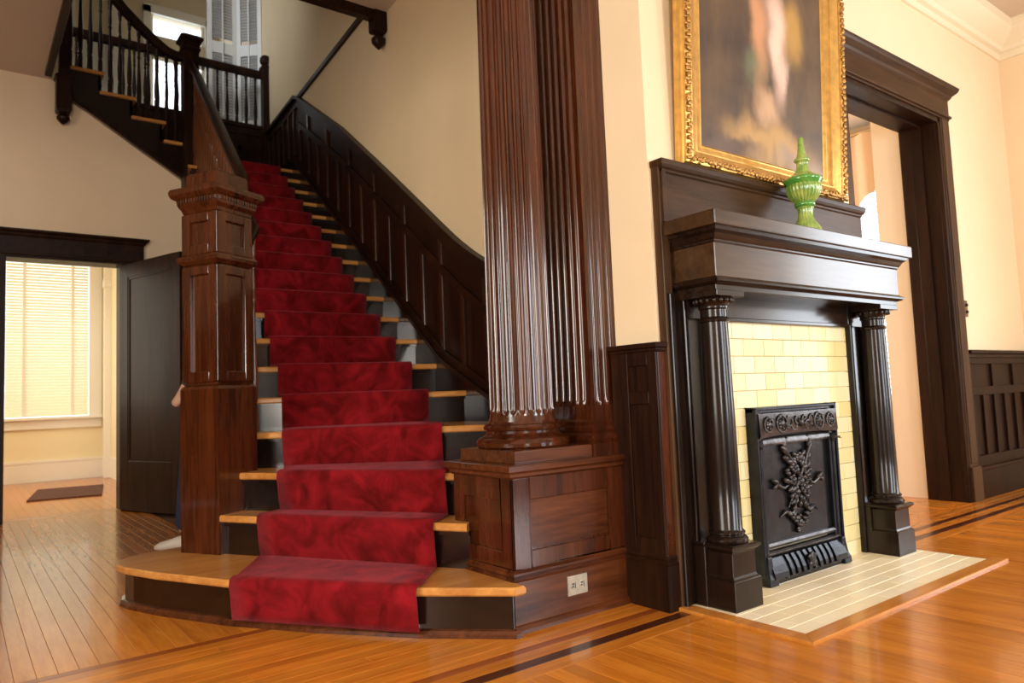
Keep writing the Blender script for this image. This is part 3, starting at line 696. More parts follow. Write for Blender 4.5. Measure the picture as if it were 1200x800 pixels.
for k in range(1, 19):
    z = RH * k; zb = RH * (k - 1)
    rows.append(crow(k, 0.006 if k > 1 else 0.0, zb + (0.010 if k > 1 else 0.03)))
    rows.append(crow(k, -0.004, zb + 0.06)); rows.append(crow(k, -0.010, z - 0.05)); rows.append(crow(k, -0.016, z - 0.018)); rows.append(crow(k, -0.012, z + 0.004)); rows.append(crow(k, 0.004, z + 0.012)); rows.append(crow(k, 0.03, z + 0.010))
    if k < 18:
        for f in (0.45, 0.8):
            a = crow(k, 0.03, z + 0.010); c = crow(k + 1, 0.006, z + 0.010)
            rows.append([tuple(Vector(p).lerp(Vector(q), f)) for p, q in zip(a, c)])
    else:
        rows.append([(p[0] + 0.02, p[1] + 0.6, z + 0.01) for p in crow(k, 0.03, z)])
rn = solo('stair_runner', B().loft(rows, cap=False, closed=False), carpet_m, (1.3, 2.8, 0), 'crimson carpet runner flowing down the middle of the staircase', 'carpet', smooth=60)
m = rn.modifiers.new('thick', 'SOLIDIFY'); m.thickness = 0.011; m.offset = 0
for o in (rn,): pass

# ---- stair wainscot along the right wall
CAP = [(2.3, 1.13), (2.5, 1.205), (2.7, 1.31), (3.0, 1.44), (3.31, 1.586), (3.63, 1.762), (4.08, 2.079), (4.775, 2.567), (5.676, 3.186), (6.95, 3.95), (8.2, 3.95)]
def interp(T, y):
    if y <= T[0][0]: return T[0][1]
    for (a, za), (b_, zb) in zip(T, T[1:]):
        if y <= b_: return za + (zb - za) * (y - a) / (b_ - a)
    return T[-1][1]
def capz(y): return (interp(CAP, y - 0.12) + interp(CAP, y) + interp(CAP, y + 0.12)) / 3 if 2.5 < y < 6.8 else interp(CAP, y)
def strz(y):   # skirt top
    return min(RH * (8 + (y - 4.53) / 0.2535) + 0.10, 3.36) if y > 3.9 else max(0.62, RH * (8 + (3.9 - 4.53) / 0.2535) + 0.10 - (3.9 - y) * 0.42)
ww = thing('stair_wainscot', (2.5, 4.7, 0), 'dark panelled wainscot rising along the right wall of the stairs', 'wainscot', kind='structure')
def strip(b, y0, y1, lo, hi, w0, w1, n=1):
    for i in range(n):
        a, c = y0 + (y1 - y0) * i / n, y0 + (y1 - y0) * (i + 1) / n
        xa, xc = wx(a), wx(c)
        b.hexa([(xa - w1, a, lo(a)), (xa - w0, a, lo(a)), (xc - w0, c, lo(c)), (xc - w1, c, lo(c)), (xa - w1, a, hi(a)), (xa - w0, a, hi(a)), (xc - w0, c, hi(c)), (xc - w1, c, hi(c))])
    return b
Y0, Y1 = 2.62, 8.18
part('backing', strip(B(), Y0, Y1, lambda y: max(0, strz(y) - 0.5), lambda y: capz(y), 0.0, 0.012, 60), darkwood, ww)
part('skirt', strip(B(), Y0, Y1, lambda y: max(0, strz(y) - 0.45), lambda y: strz(y), 0.0, 0.045, 60), blackwood, ww)
part('skirt_bead', strip(B(), Y0, Y1, lambda y: strz(y) - 0.012, lambda y: strz(y) + 0.018, 0.0, 0.052, 60), darkwood_y, ww)
part('lower_rail', strip(B(), Y0, 6.95, lambda y: strz(y) + 0.0, lambda y: strz(y) + 0.075, 0.0, 0.03, 50), darkwood_y, ww)
part('middle_rail', strip(B(), Y0, 6.95, lambda y: capz(y) - 0.30, lambda y: capz(y) - 0.235, 0.0, 0.03, 50), darkwood_y, ww)
part('upper_rail', strip(B(), Y0, Y1, lambda y: capz(y) - 0.09, lambda y: capz(y), 0.0, 0.03, 60), darkwood_y, ww)
part('cap', strip(B(), Y0, Y1, lambda y: capz(y) - 0.005, lambda y: capz(y) + 0.03, 0.0, 0.06, 60), darkwood_y, ww)
y = 2.8; j = 0
while y < 6.9:
    b = B(); strip(b, y, y + 0.045, lambda v: strz(v) + 0.07, lambda v: capz(v) - 0.295, 0.0, 0.03)
    part('stile', b, stile_m, ww, bev=0.008)
    if j % 2 == 0:
        b = B(); strip(b, y, y + 0.045, lambda v: capz(v) - 0.24, lambda v: capz(v) - 0.085, 0.0, 0.03); part('stile', b, stile_m, ww, bev=0.008)
    y += 0.27; j += 1
y = 7.05
while y < 8.1:
    b = B(); strip(b, y, y + 0.045, lambda v: 3.40, lambda v: 3.87, 0.0, 0.03); part('stile', b, stile_m, ww, bev=0.008); y += 0.2
# floor-line trim on the stair wall, level with the upper floor
solo('trim_4', strip(B(), 4.79, 6.98, lambda v: 3.925, lambda v: 3.965, 0.0, 0.03, 4), darkwood_y, (0, 0, 0), 'thin dark level moulding on the stair wall at the upper floor line', 'trim', kind='structure')

# ================================================================ UPPER FLIGHT, LANDING, UPPER HALL
uf = thing('upper_stair_flight', (1.2, 7.7, 3.2), 'upper stair flight rising leftward from the landing with turned balusters', 'staircase')
YF = 7.2
steps = [(1.76, 1.495, 3.37), (1.515, 1.225, 3.545), (1.265, 0.97, 3.72), (1.01, 0.70, 3.895)]
for xr, xl, z in steps:
    part('tread', B().box(xl, xr, YF - 0.03, 8.2, z - 0.03, z), oak, uf, bev=0.006)
    part('riser', B().box(xr - 0.05, xr - 0.03, YF, 8.2, z - 0.17, z - 0.03), blackwood, uf)
poly = [(1.78, 2.96)]
b = B()
tops = [(1.76, 1.485, 3.34), (1.485, 1.235, 3.515), (1.235, 0.98, 3.69), (0.98, 0.70, 3.865)]
def sofz(x): return 3.02 + (1.66 - x) * 0.636
for xr, xl, z in tops:
    b.loft([[(xl, YF, sofz(xl)), (xr, YF, sofz(xr)), (xr, YF, z), (xl, YF, z)], [(xl, YF + 0.05, sofz(xl)), (xr, YF + 0.05, sofz(xr)), (xr, YF + 0.05, z), (xl, YF + 0.05, z)]])
part('stringer', b, blackwood, uf)
part('string_moulding', B().sweep([(-0.012, -0.012), (0.012, -0.012), (0.012, 0.012), (-0.012, 0.012)], [(1.66, YF - 0.01, sofz(1.66) + 0.02), (0.74, YF - 0.01, sofz(0.74) + 0.02)]), darkwood, uf)
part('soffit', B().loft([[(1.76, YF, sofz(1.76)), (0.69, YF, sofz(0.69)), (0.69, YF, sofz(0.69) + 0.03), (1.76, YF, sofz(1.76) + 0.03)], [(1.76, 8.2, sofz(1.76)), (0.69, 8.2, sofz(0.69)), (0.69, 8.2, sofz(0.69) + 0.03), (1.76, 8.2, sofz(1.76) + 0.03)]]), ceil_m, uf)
# corner newel and pendant newel
part('newel_post', B().rect(1.655, 1.79, 7.09, 7.225, [(2.90, 0), (4.25, 0), (4.26, 0.012), (4.28, 0.015), (4.29, 0.005), (4.33, 0.008), (4.36, 0.035), (4.38, 0.035), (4.41, 0.0)]), darkwood, uf)
pn = part('pendant_newel', B().rect(0.655, 0.735, 7.10, 7.20, [(3.70, 0), (5.0, 0), (5.02, 0.01)]).rect(0.645, 0.735, 7.09, 7.20, [(3.44, 0.002), (3.46, 0.012), (3.73, 0.012), (3.745, 0.024), (3.76, 0.012), (3.77, 0.0)]), darkwood, uf)
part('drop_finial', B().lathe([(0, 0.004), (0.02, 0.03), (0.045, 0.05), (0.06, 0.052), (0.075, 0.035), (0.09, 0.03), (0.10, 0.05)], (0.69, 7.145, 3.34), n=16), darkwood, pn, smooth=40)
hr = [(1.66, 7.16, 4.20), (1.60, 7.16, 4.195), (1.52, 7.16, 4.22), (1.42, 7.16, 4.29), (1.30, 7.16, 4.39), (1.16, 7.16, 4.52), (1.05, 7.16, 4.65), (0.96, 7.16, 4.78), (0.88, 7.16, 4.93), (0.80, 7.16, 5.0), (0.74, 7.16, 5.0)]
part('handrail', B().sweep([(a * 1.3, c * 1.4) for a, c in HR], hr), darkwood, uf, smooth=45)
def hrz(x):
    for p, q in zip(hr, hr[1:]):
        if q[0] <= x <= p[0]: return p[2] + (q[2] - p[2]) * (p[0] - x) / (p[0] - q[0])
    return 5.0
for i in range(12):
    xx = 1.60 - i * 0.078
    zt = [z for xr, xl, z in steps if xl + 0.02 <= xx][0] if xx > 0.72 else 3.895
    put_bal(uf, xx, 7.19, zt, hrz(xx) - 0.03)
# landing edge: panelled parapet with balustrade on top (upper hall guard)
lb = thing('landing_balustrade', (1.8, 8.2, 3.24), 'dark balustrade with turned balusters above the panelled landing wall', 'balustrade')
part('parapet', B().box(0.70, 2.78, 8.2, 8.26, 3.24, 4.03), darkwood, lb)
part('parapet_cap', B().box(0.70, 2.78, 8.17, 8.29, 4.02, 4.07), darkwood, lb, bev=0.006)
for z0, z1 in ((3.24, 3.42), (3.74, 3.80), (3.94, 4.02)):
    part('parapet_rail', B().box(0.70, 2.78, 8.185, 8.2, z0, z1), darkwood, lb, bev=0.003)
xx = 1.72
while xx < 2.75:
    part('parapet_stile', B().box(xx, xx + 0.05, 8.185, 8.2, 3.42, 3.94), darkwood, lb, bev=0.003); xx += 0.25
part('handrail', B().sweep([(a * 1.2, c * 1.5) for a, c in HR], [(0.72, 8.23, 4.70), (2.78, 8.23, 4.70)]), darkwood, lb, smooth=45)
i = 0; xx = 0.80
while xx < 2.72:
    put_bal(lb, xx, 8.23, 4.07, 4.68); xx += 0.105
po = part('end_post', B().rect(2.74, 2.83, 8.10, 8.19, [(3.24, 0), (4.72, 0), (4.74, 0.012), (4.76, 0.012), (4.78, 0.0)]), darkwood, lb)
part('ball_finial', B().blob((2.785, 8.145, 4.84), 0.065, 0.065, 0.07, 16, 10), darkwood, po, smooth=60)
# upper hall shell
shade_m = plain('dimming_shade_cloth', (0.80, 0.78, 0.70), 0.8)
struct('floor_upper', B().box(-2.7, 2.9, 8.26, 11.2, 3.80, 4.06).box(-2.7, 0.60, 4.77, 8.2, H0 + 0.30, H0 + 0.301), darkwood_y, 'upper hall floor')
WA, WB = (2.13, 2.87), (1.20, 1.62)
bu = B()
xs = [-2.7, WB[0], WB[1], WA[0], WA[1], 3.1]
for j in range(0, 6, 2): bu.box(xs[j], xs[j + 1], 11.05, 11.2, 4.06, 7.2)
for a, c, t1 in ((*WA, 6.25), (*WB, 7.2)): bu.box(a, c, 11.05, 11.2, 4.06, 4.55).box(a, c, 11.05, 11.2, 5.95, t1)
bu.box(*WA, 11.05, 11.2, 6.55, 7.2)
bu.box(-1.4, -1.25, 5.0, 11.2, 4.06, 7.2)
struct('wall_upper', bu, plain('upper_plaster', (0.70, 0.60, 0.42), 0.6), 'upper hall wall with bright windows behind the balustrade')
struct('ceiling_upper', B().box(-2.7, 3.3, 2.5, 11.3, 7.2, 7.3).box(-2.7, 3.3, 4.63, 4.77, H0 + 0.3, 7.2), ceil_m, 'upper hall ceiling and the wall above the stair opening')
for i, (a, c) in enumerate((WA, WB)):
    w = thing('window_%d' % (3 + i), ((a + c) / 2, 11.0, 4.55), 'bright upper hall window %s' % ('beside the louvred shutters' if i == 0 else 'behind the upper flight handrail'), 'window', kind='structure')
    part('casing', B().box(a - 0.10, a, 11.0, 11.05, 4.5, 6.65).box(c, c + 0.10, 11.0, 11.05, 4.5, 6.65).box(a - 0.1, c + 0.1, 11.0, 11.05, 6.55, 6.68).box(a - 0.12, c + 0.12, 10.96, 11.05, 4.5, 4.55), white_m, w, bev=0.003)
    part('sash', B().box(a, a + 0.04, 11.08, 11.12, 4.55, 6.55).box(c - 0.04, c, 11.08, 11.12, 4.55, 6.55).box(a, c, 11.08, 11.12, 5.90, 5.95).box(a, c, 11.08, 11.12, 4.55, 4.61), white_m, w)
    part('pane', B().box(a, c, 11.10, 11.104, 4.55, 6.55), glass_m, w)
    if i: part('dimming_shade', B().box(a + 0.01, c - 0.01, 11.06, 11.064, 4.6, 6.54), shade_m, w)  # cloth added across the opening to dim this window
def shutter(o, u, wid, z0, z1, label):
    t = thing('louvred_shutter', (o[0], o[1], z0), label, 'shutter', 'tall folding shutters in the upper hall')
    M = frame((o[0], o[1], 0), u); b = B(M)
    b.box(0, 0.05, -0.015, 0.015, z0, z1).box(wid - 0.05, wid, -0.015, 0.015, z0, z1)
    for zr in (z0, z0 + 0.95, z1 - 0.12): b.box(0.05, wid - 0.05, -0.015, 0.015, zr, zr + 0.14)
    part('shutter_frame', b, grey_m, t, bev=0.003)
    b = B(M); z = z0 + 0.16
    while z < z1 - 0.14:
        if not (z0 + 0.93 < z < z0 + 1.10):
            b.hexa([(0.05, -0.012, z), (wid - 0.05, -0.012, z), (wid - 0.05, 0.010, z + 0.036), (0.05, 0.010, z + 0.036), (0.05, -0.012, z + 0.006), (wid - 0.05, -0.012, z + 0.006), (wid - 0.05, 0.010, z + 0.042), (0.05, 0.010, z + 0.042)])
        z += 0.036
    part('louvres', b, louvre_m, t, kind='stuff')
    part('tilt_rod', B(M).box(wid / 2 - 0.008, wid / 2 + 0.008, -0.028, -0.016, z0 + 0.2, z1 - 0.2), grey_m, t)
grey_m = plain('grey_white_paint', (0.80, 0.80, 0.78), 0.45)
louvre_m = plain('grey_louvre_paint', (0.36, 0.37, 0.38), 0.5)
shutter((2.27, 8.62, 0), (1, 0, 0), 0.335, 4.08, 6.6, 'grey-white louvred shutter next to the bright upper window, left leaf of two')
shutter((2.61, 8.62, 0), (0.23, -0.22, 0), 0.31, 4.08, 6.6, 'grey-white louvred shutter against the stair wall, right leaf of two')
# beam at the stair opening, with its hanging newel drop
bm_ = thing('stairwell_beam', (1.6, 5.0, 3.7), 'dark beam edging the ceiling opening above the stairs with a carved drop', 'beam')
part('beam', B().box(0.55, wx(4.75), 4.70, 4.77, 3.69, 3.765), darkwood_y, bm_, bev=0.004)
dr = part('drop_block', B().rect(2.425, 2.51, 4.69, 4.78, [(3.60, 0.0), (3.615, 0.008), (3.75, 0.008), (3.765, 0.0)]), darkwood, bm_)
part('drop_finial', B().lathe([(0, 0.004), (0.02, 0.025), (0.05, 0.05), (0.08, 0.052), (0.10, 0.03), (0.115, 0.028), (0.13, 0.05)], (2.468, 4.735, 3.475), n=16), darkwood, dr, smooth=40)
part('edge_beam', B().box(0.55, 0.60, 4.77, 7.1, 3.72, 3.765), darkwood_y, bm_, bev=0.004)

# ================================================================ COLUMN PEDESTAL, COLUMN, PILASTER
PX0, PX1, PY0, PY1 = 1.622, 2.20, 2.168, 2.56
pd = thing('column_pedestal', (1.9, 2.36, 0), 'panelled mahogany pedestal carrying the fluted column beside the stairs', 'pedestal')
part('body', B().box(PX0 + 0.012, PX1, PY0 + 0.012, PY1, 0.0, 0.56), redwood, pd)
def face_frame(b, x0, x1, y0, y1, z0, z1, st_, rt, rb, along):
    """stiles and rails on a face: along = 'x' (front) or 'y' (left face)"""
    if along == 'x':
        b.box(x0, x0 + st_, y0, y1, z0, z1).box(x1 - st_, x1, y0, y1, z0, z1).box(x0 + st_, x1 - st_, y0, y1, z1 - rt, z1).box(x0 + st_, x1 - st_, y0, y1, z0, z0 + rb)
    else:
        b.box(x0, x1, y0, y0 + st_, z0, z1).box(x0, x1, y1 - st_, y1, z0, z1).box(x0, x1, y0 + st_, y1 - st_, z1 - rt, z1).box(x0, x1, y0 + st_, y1 - st_, z0, z0 + rb)
    return b
pf = part('front_panel', B().box(PX0 + 0.085, PX1 - 0.085, PY0 + 0.008, PY0 + 0.02, 0.29, 0.48), redwood_x, pd)
part('front_frame', face_frame(B(), PX0, PX1, PY0, PY0 + 0.012, 0.22, 0.55, 0.085, 0.085, 0.06, 'x'), redwood, pd, bev=0.004)
part('side_panel', B().box(PX0 + 0.008, PX0 + 0.02, PY0 + 0.07, PY1 - 0.07, 0.29, 0.48), redwood, pd)
part('side_frame', face_frame(B(), PX0, PX0 + 0.012, PY0, PY1, 0.22, 0.55, 0.07, 0.085, 0.06, 'y'), redwood, pd, bev=0.004)
part('base', B().rect(PX0, PX1 - 0.0, PY0, PY1, [(0.0, 0.012), (0.178, 0.012), (0.184, 0.014), (0.19, 0.004), (0.20, 0.010), (0.208, 0.010), (0.218, 0.0)]), redwood_x, pd)
part('shoe_moulding', B().rect(PX0, PX1, PY0, PY1, [(0.0, 0.03), (0.012, 0.028), (0.024, 0.018), (0.028, 0.012)]), redwood_x, pd)
part('cap', B().rect(PX0, PX1 - 0.0, PY0, PY1, [(0.548, 0.004), (0.556, 0.012), (0.566, 0.012), (0.572, 0.016), (0.576, 0.024), (0.597, 0.026), (0.60, 0.022)]), redwood_x, pd)
ol = thing('wall_outlet', (1.905, 2.155, 0.12), 'metal double electrical outlet in the base of the column pedestal', 'outlet')
part('plate', B().box(1.862, 1.962, 2.150, 2.157, 0.085, 0.158), steel_m, ol, bev=0.0015)
for cx in (1.890, 1.934):
    s_ = part('socket', B(Matrix.Translation((cx, 2.1505, 0.1215)) @ Matrix.Rotation(PI / 2, 4, 'X')).lathe([(0, 0.0155), (0.0025, 0.0155), (0.003, 0.0145)], n=20), steel_m, ol)
    part('slot', B().box(cx - 0.010, cx - 0.002, 2.1466, 2.148, 0.116, 0.121).box(cx + 0.004, cx + 0.0075, 2.1466, 2.148, 0.111, 0.132).box(cx - 0.010, cx + 0.0, 2.1466, 2.148, 0.126, 0.131), black_m, s_)
# fluted column
CX, CY = 1.852, 2.38
fc = thing('fluted_column', (CX, CY, 0.60), 'tall fluted mahogany column standing free on the panelled pedestal', 'column')
part('plinth', B().rect(CX - 0.198, CX + 0.198, CY - 0.198, CY + 0.17, [(0.60, 0), (0.645, 0), (0.648, -0.003)]), redwood_x, fc, bev=0.002)
part('base', B().lathe([(0.0, 0.182), (0.008, 0.190), (0.022, 0.192), (0.036, 0.184), (0.042, 0.172), (0.046, 0.160), (0.058, 0.150), (0.068, 0.150), (0.072, 0.158), (0.082, 0.162), (0.092, 0.156), (0.096, 0.146), (0.104, 0.142)], (CX, CY, 0.648), n=48), redwood, fc, smooth=35)
NF = 24
def flute(t, z, r):
    zz = z - 0.03
    if zz <= 0: return r
    f = (t * NF / (2 * PI)) % 1.0; d = abs(f - 0.5) / 0.40
    if d >= 1: return r
    e = min(1, zz / 0.03)
    wlim = math.sqrt(max(0, 1 - (1 - e) ** 2)) if e < 1 else 1
    if d >= wlim: return r
    return r - 0.0115 * math.sqrt(1 - (d / max(wlim, 1e-3)) ** 2) * min(1, wlim)
CH = 2.10
zs = [0, 0.012, 0.02, 0.028, 0.031, 0.034, 0.038, 0.043, 0.049, 0.056, 0.063, 0.08, 0.5, 1.0, 1.5, 1.92]
prof = []
for z in zs:
    r = 0.132 - 0.016 * (z / 3.0) ** 1.4
    if z < 0.028: r = 0.139 - 0.007 * (z / 0.028)
    prof.append((z, r))
part('shaft', B().lathe(prof, (CX, CY, 0.75), n=NF * 10, fn=flute), redwood, fc, smooth=50)
part('capital', B().lathe([(1.92, 0.120), (1.926, 0.132), (1.938, 0.132), (1.942, 0.122), (1.97, 0.124), (1.98, 0.14), (2.0, 0.16), (2.01, 0.155)], (CX, CY, 0.75), n=40), redwood, fc, smooth=40)
part('abacus', B().rect(CX - 0.16, CX + 0.16, CY - 0.16, CY + 0.16, [(2.76, 0), (2.80, 0.01)]), redwood, fc)
# pilaster
QX0, QX1, QY0, QY1 = 2.075, 2.235, 2.20, 2.56
fp = thing('fluted_pilaster', (2.155, 2.38, 0.60), 'fluted mahogany pilaster against the wall end behind the free column', 'pilaster')
part('base', B().rect(QX0, QX1 - 0.0, QY0, QY1, [(0.60, 0.022), (0.648, 0.022), (0.652, 0.016), (0.665, 0.020), (0.68, 0.014), (0.69, 0.006), (0.70, 0.010), (0.712, 0.010), (0.72, 0.004), (0.735, 0.006), (0.745, 0.0)]), redwood, fp)
def pil_outline(dep, xs_=1.0):
    pts = []
    def run(a, b_, nfl, nrm):   # from a to b with flutes pressed inwards
        a, b_ = Vector(a), Vector(b_); Ld = (b_ - a).length; u = (b_ - a) / Ld; m = 0.014; w = (Ld - 2 * m) / nfl
        pts.append(tuple(a))
        for i in range(nfl):
            for s in range(7):
                f = s / 6; q = a + u * (m + w * i + w * (0.12 + 0.76 * f)); dd_ = dep * math.sqrt(max(0, 1 - (2 * f - 1) ** 2))
                q = q - Vector(nrm) * dd_; pts.append(tuple(q))
    run((QX0, QY1), (QX0, QY0), 8, (-1, 0)); run((QX0, QY0), (QX1, QY0), 3, (0, -1))
    pts.append((QX1, QY0)); pts.append((QX1, QY1)); return pts
rings = []
for z, d in ((0.745, 0), (0.80, 0), (0.803, 0.004), (0.81, 0.008), (0.825, 0.011), (0.86, 0.012), (2.2, 0.012), (2.80, 0.012)):
    rings.append([(x, y, z) for x, y in pil_outline(d)])
part('shaft', B().loft(rings), redwood, fp, smooth=50)
# panelled wainscot return at the wall end
cw = thing('corner_wainscot', (2.22, 2.1, 0), 'narrow dark panelled wainscot end between pedestal and mantelpiece', 'wainscot')
part('backing', B().box(2.206, 2.262, 1.955, 2.60, 0, 1.03), darkwood, cw)
part('cap', B().rect(2.20, 2.268, 1.95, 2.60, [(1.0, 0.0), (1.015, 0.008), (1.022, 0.008), (1.026, 0.018), (1.042, 0.020), (1.045, 0.016)]), darkwood, cw)
part('left_stiles', B().box(2.196, 2.207, 1.947, 1.995, 0.2, 1.01).box(2.196, 2.207, 2.105, 2.2, 0.2, 1.01).box(2.196, 2.207, 1.995, 2.105, 0.955, 1.01).box(2.196, 2.207, 1.995, 2.105, 0.80, 0.85).box(2.196, 2.207, 1.995, 2.105, 0.2, 0.27), darkwood, cw, bev=0.003)
part('front_strip', B().box(2.207, 2.262, 1.947, 1.956, 0.2, 1.01), redwood, cw, bev=0.002, label='reddish front edge strip')
part('base', B().rect(2.196, 2.262, 1.947, 2.2, [(0, 0.012), (0.175, 0.012), (0.18, 0.014), (0.19, 0.004), (0.20, 0.008), (0.21, 0.0)]), darkwood, cw)

# ================================================================ FIREPLACE
MC = 3.065
mp = thing('mantelpiece', (MC, 1.8, 0), 'near-black wooden mantelpiece with two columns and a deep shelf', 'mantelpiece')
part('shelf', B().box(2.268, 3.872, 1.68, BR, 1.475, 1.533), shelf_m, mp, bev=0.004)
part('bed_moulding', B().rect(2.327, 3.813, 1.735, BR + 0.02, [(1.418, 0.0), (1.424, 0.005), (1.43, 0.005), (1.436, 0.012), (1.452, 0.020), (1.462, 0.036), (1.475, 0.040)]), mantel_x, mp)
part('frieze', B().box(2.327, 3.813, 1.735, BR, 1.285, 1.42), shelf_m, mp, bev=0.003)
part('architrave_moulding', B().rect(2.327, 3.813, 1.735, BR + 0.02, [(1.255, -0.01), (1.258, 0.004), (1.266, 0.016), (1.274, 0.018), (1.280, 0.010), (1.288, 0.0)]), mantel_x, mp)
part('soffit', B().box(2.335, 3.805, 1.745, BR, 1.235, 1.257), mantel_x, mp, bev=0.002)
# overmantel
for a_, b_ in ((2.252, 2.30), (3.83, 3.878)): part('back_stile', B().box(a_, b_, 1.93, BR if a_ < 3 else 1.99, 0, 1.768), brownwood, mp, bev=0.003)
part('overmantel_panel', B().box(2.268, 3.862, 1.925, BR, 1.53, 1.765).box(2.262, 2.285, 1.918, BR, 1.53, 1.765), brownwood_x, mp, bev=0.003)
part('overmantel_ledge', B().rect(2.268, 3.862, 1.925, BR + 0.02, [(1.735, 0.0), (1.742, 0.006), (1.75, 0.006), (1.757, 0.014), (1.768, 0.02), (1.785, 0.022), (1.79, 0.02)]), brownwood_x, mp)
# side stiles, leg panels and frame around the tile
TX0, TX1, TZ = 2.515, 3.615, 1.14
for sgn in (-1, 1):
    def mx(a, b_):  # mirror about the centre
        return (MC + sgn * a, MC + sgn * b_) if sgn > 0 else (MC - b_, MC - a)
    a, b_ = mx(0.70, 0.80); part('outer_stile', B().box(a, b_, 1.93, BR, 0, 1.24).box(*mx(0.775, 0.80), 1.915, BR, 0, 1.24), mantel_z, mp, bev=0.003)
    a, b_ = mx(0.58, 0.70); part('leg_panel', B().box(a, b_, 1.935, BR, 0, 1.24), mantel_z, mp)
    part('leg_moulding', B().box(*mx(0.70, 0.722), 1.912, BR, 0, 1.24).box(*mx(0.548, 0.585), 1.905, BR, 0, 1.24).box(*mx(0.548, 0.562), 1.897, BR, 0, 1.15), mantel_z, mp, bev=0.004)
    part('leg_plinth', B().box(*mx(0.56, 0.735), 1.87, BR, 0, 0.255), mantel_z, mp, bev=0.003)
    cx = MC + sgn * 0.645; cy = 1.828
    part('column_plinth', B().rect(cx - 0.080, cx + 0.080, cy - 0.080, cy + 0.10, [(0, 0.006), (0.118, 0.006), (0.126, -0.004), (0.134, -0.008), (0.222, -0.008), (0.228, 0.0), (0.238, 0.010), (0.246, 0.010), (0.249, 0.004), (0.252, 0.0)]), mantel_z, mp, bev=0.002)
    cb = part('mantel_column', B().lathe([(0.252, 0.076), (0.258, 0.080), (0.268, 0.080), (0.276, 0.074), (0.280, 0.066), (0.284, 0.066), (0.288, 0.070), (0.294, 0.070), (0.299, 0.064), (0.305, 0.0605), (0.5, 0.060), (0.8, 0.058), (1.05, 0.0545),
        (1.115, 0.053), (1.118, 0.058), (1.126, 0.060), (1.132, 0.056), (1.136, 0.053), (1.165, 0.053), (1.168, 0.058), (1.175, 0.060), (1.181, 0.058), (1.186, 0.060), (1.196, 0.068), (1.208, 0.078), (1.212, 0.076)], (cx, cy, 0), n=40), mantel_z, mp, smooth=35)
    b = B()
    for j in range(18):
        t = 2 * PI * j / 18; b.blob((cx + 0.074 * math.cos(t), cy + 0.074 * math.sin(t), 1.200), 0.010, 0.010, 0.013, 8, 5)
    part('egg_ornament', b, mantel_z, cb, smooth=60)
    part('abacus', B().box(cx - 0.088, cx + 0.088, cy - 0.088, 1.94, 1.212, 1.236), mantel_x, mp, bev=0.002)
part('inner_header', B().box(MC - 0.70, MC + 0.70, 1.912, BR, TZ, 1.24).box(MC - 0.555, MC + 0.555, 1.900, BR, TZ - 0.006, TZ + 0.012), mantel_x, mp, bev=0.003)
# tile surround
IX0, IX1, IZ = 2.725, 3.375, 0.76
ts = thing('fireplace_tile_surround', (MC, 1.93, 0), 'pale yellow glazed tile surround inside the dark mantelpiece', 'tile surround')
part('grout_bed', B().box(TX0, TX1, 1.934, BR, 0, TZ), grout_m, ts)
TH, TW = TZ / 15, 0.152
_tm = {}
def tile(parent, x0, x1, y0, y1, z0, z1, mat, flat=False):
    k = (round(x1 - x0, 3), round(y1 - y0, 3), round(z1 - z0, 3), mat.name)
    if k not in _tm:
        lx, ly, lz = (x1 - x0) / 2, (y1 - y0) / 2, (z1 - z0) / 2; b = B(); e = 0.0022
        if flat: b.rect(-lx, lx, -ly, ly, [(-lz, 0), (lz - e, 0), (lz - e * 0.3, -e * 0.3), (lz, -e)])
        else: b.loft([[(-lx + o, y, -lz + o), (lx - o, y, -lz + o), (lx - o, y, lz - o), (-lx + o, y, lz - o)] for y, o in ((ly, 0), (-ly + e, 0), (-ly + e * 0.3, e * 0.3), (-ly, e))])
        _tm[k] = finish(b.bm, mat, 'tile')
    o = inst('tile', _tm[k], parent, ((x0 + x1) / 2, (y0 + y1) / 2, (z0 + z1) / 2))
    o.rotation_euler = (random.uniform(-0.006, 0.006), random.uniform(-0.002, 0.002), random.uniform(-0.006, 0.006)) if not flat else (random.uniform(-0.002, 0.002), random.uniform(-0.002, 0.002), 0)
G = 0.0011
for r in range(15):
    z0, z1 = r * TH, (r + 1) * TH
    x = TX0 - (r % 2) * TW / 2
    while x < TX1 - 0.005:
        a, b_ = max(x, TX0), min(x + TW, TX1)
        if z0 + 0.01 < IZ:
            segs = [(a, min(b_, IX0 + 0.01)), (max(a, IX1 - 0.01), b_)]
        else: segs = [(a, b_)]
        for p, q in segs:
            if q - p > 0.012: tile(ts, p + G, q - G, 1.925, 1.936, z0 + G, z1 - G, tile_m)
        x += TW
# hearth
he = thing('hearth', (MC, 1.66, 0), 'cream tiled hearth with an orange wood border in front of the fireplace', 'hearth')
part('mortar_bed', B().box(2.30, 3.84, 1.435, 1.93, -0.02, 0.004), grout_m, he)
part('border_strip', B().prism([(2.236, 1.378), (2.302, 1.444), (2.302, 1.955), (2.236, 1.955)], -0.02, 0.012), border_m, he, bev=0.003)
part('border_strip', B().prism([(2.236, 1.378), (3.90, 1.378), (3.90, 1.444), (2.302, 1.444)], -0.02, 0.012), border_m, he, bev=0.003)
rows_h = 7; hw = (1.935 - 1.446) / rows_h
for r in range(rows_h):
    y0 = 1.446 + r * hw; x = 2.304 - (r % 2) * 0.0768
    while x < 3.84 - 0.005:
        a, b_ = max(x, 2.304), min(x + 0.1536, 3.84)
        if b_ - a > 0.02: tile(he, a + G, b_ - G, y0 + G, y0 + hw - G, 0.0, 0.0085, htile_m, True)
        x += 0.1536
part('edge_joint', B().box(3.842, 3.90, 1.444, 1.955, -0.02, 0.0), border_m, he)
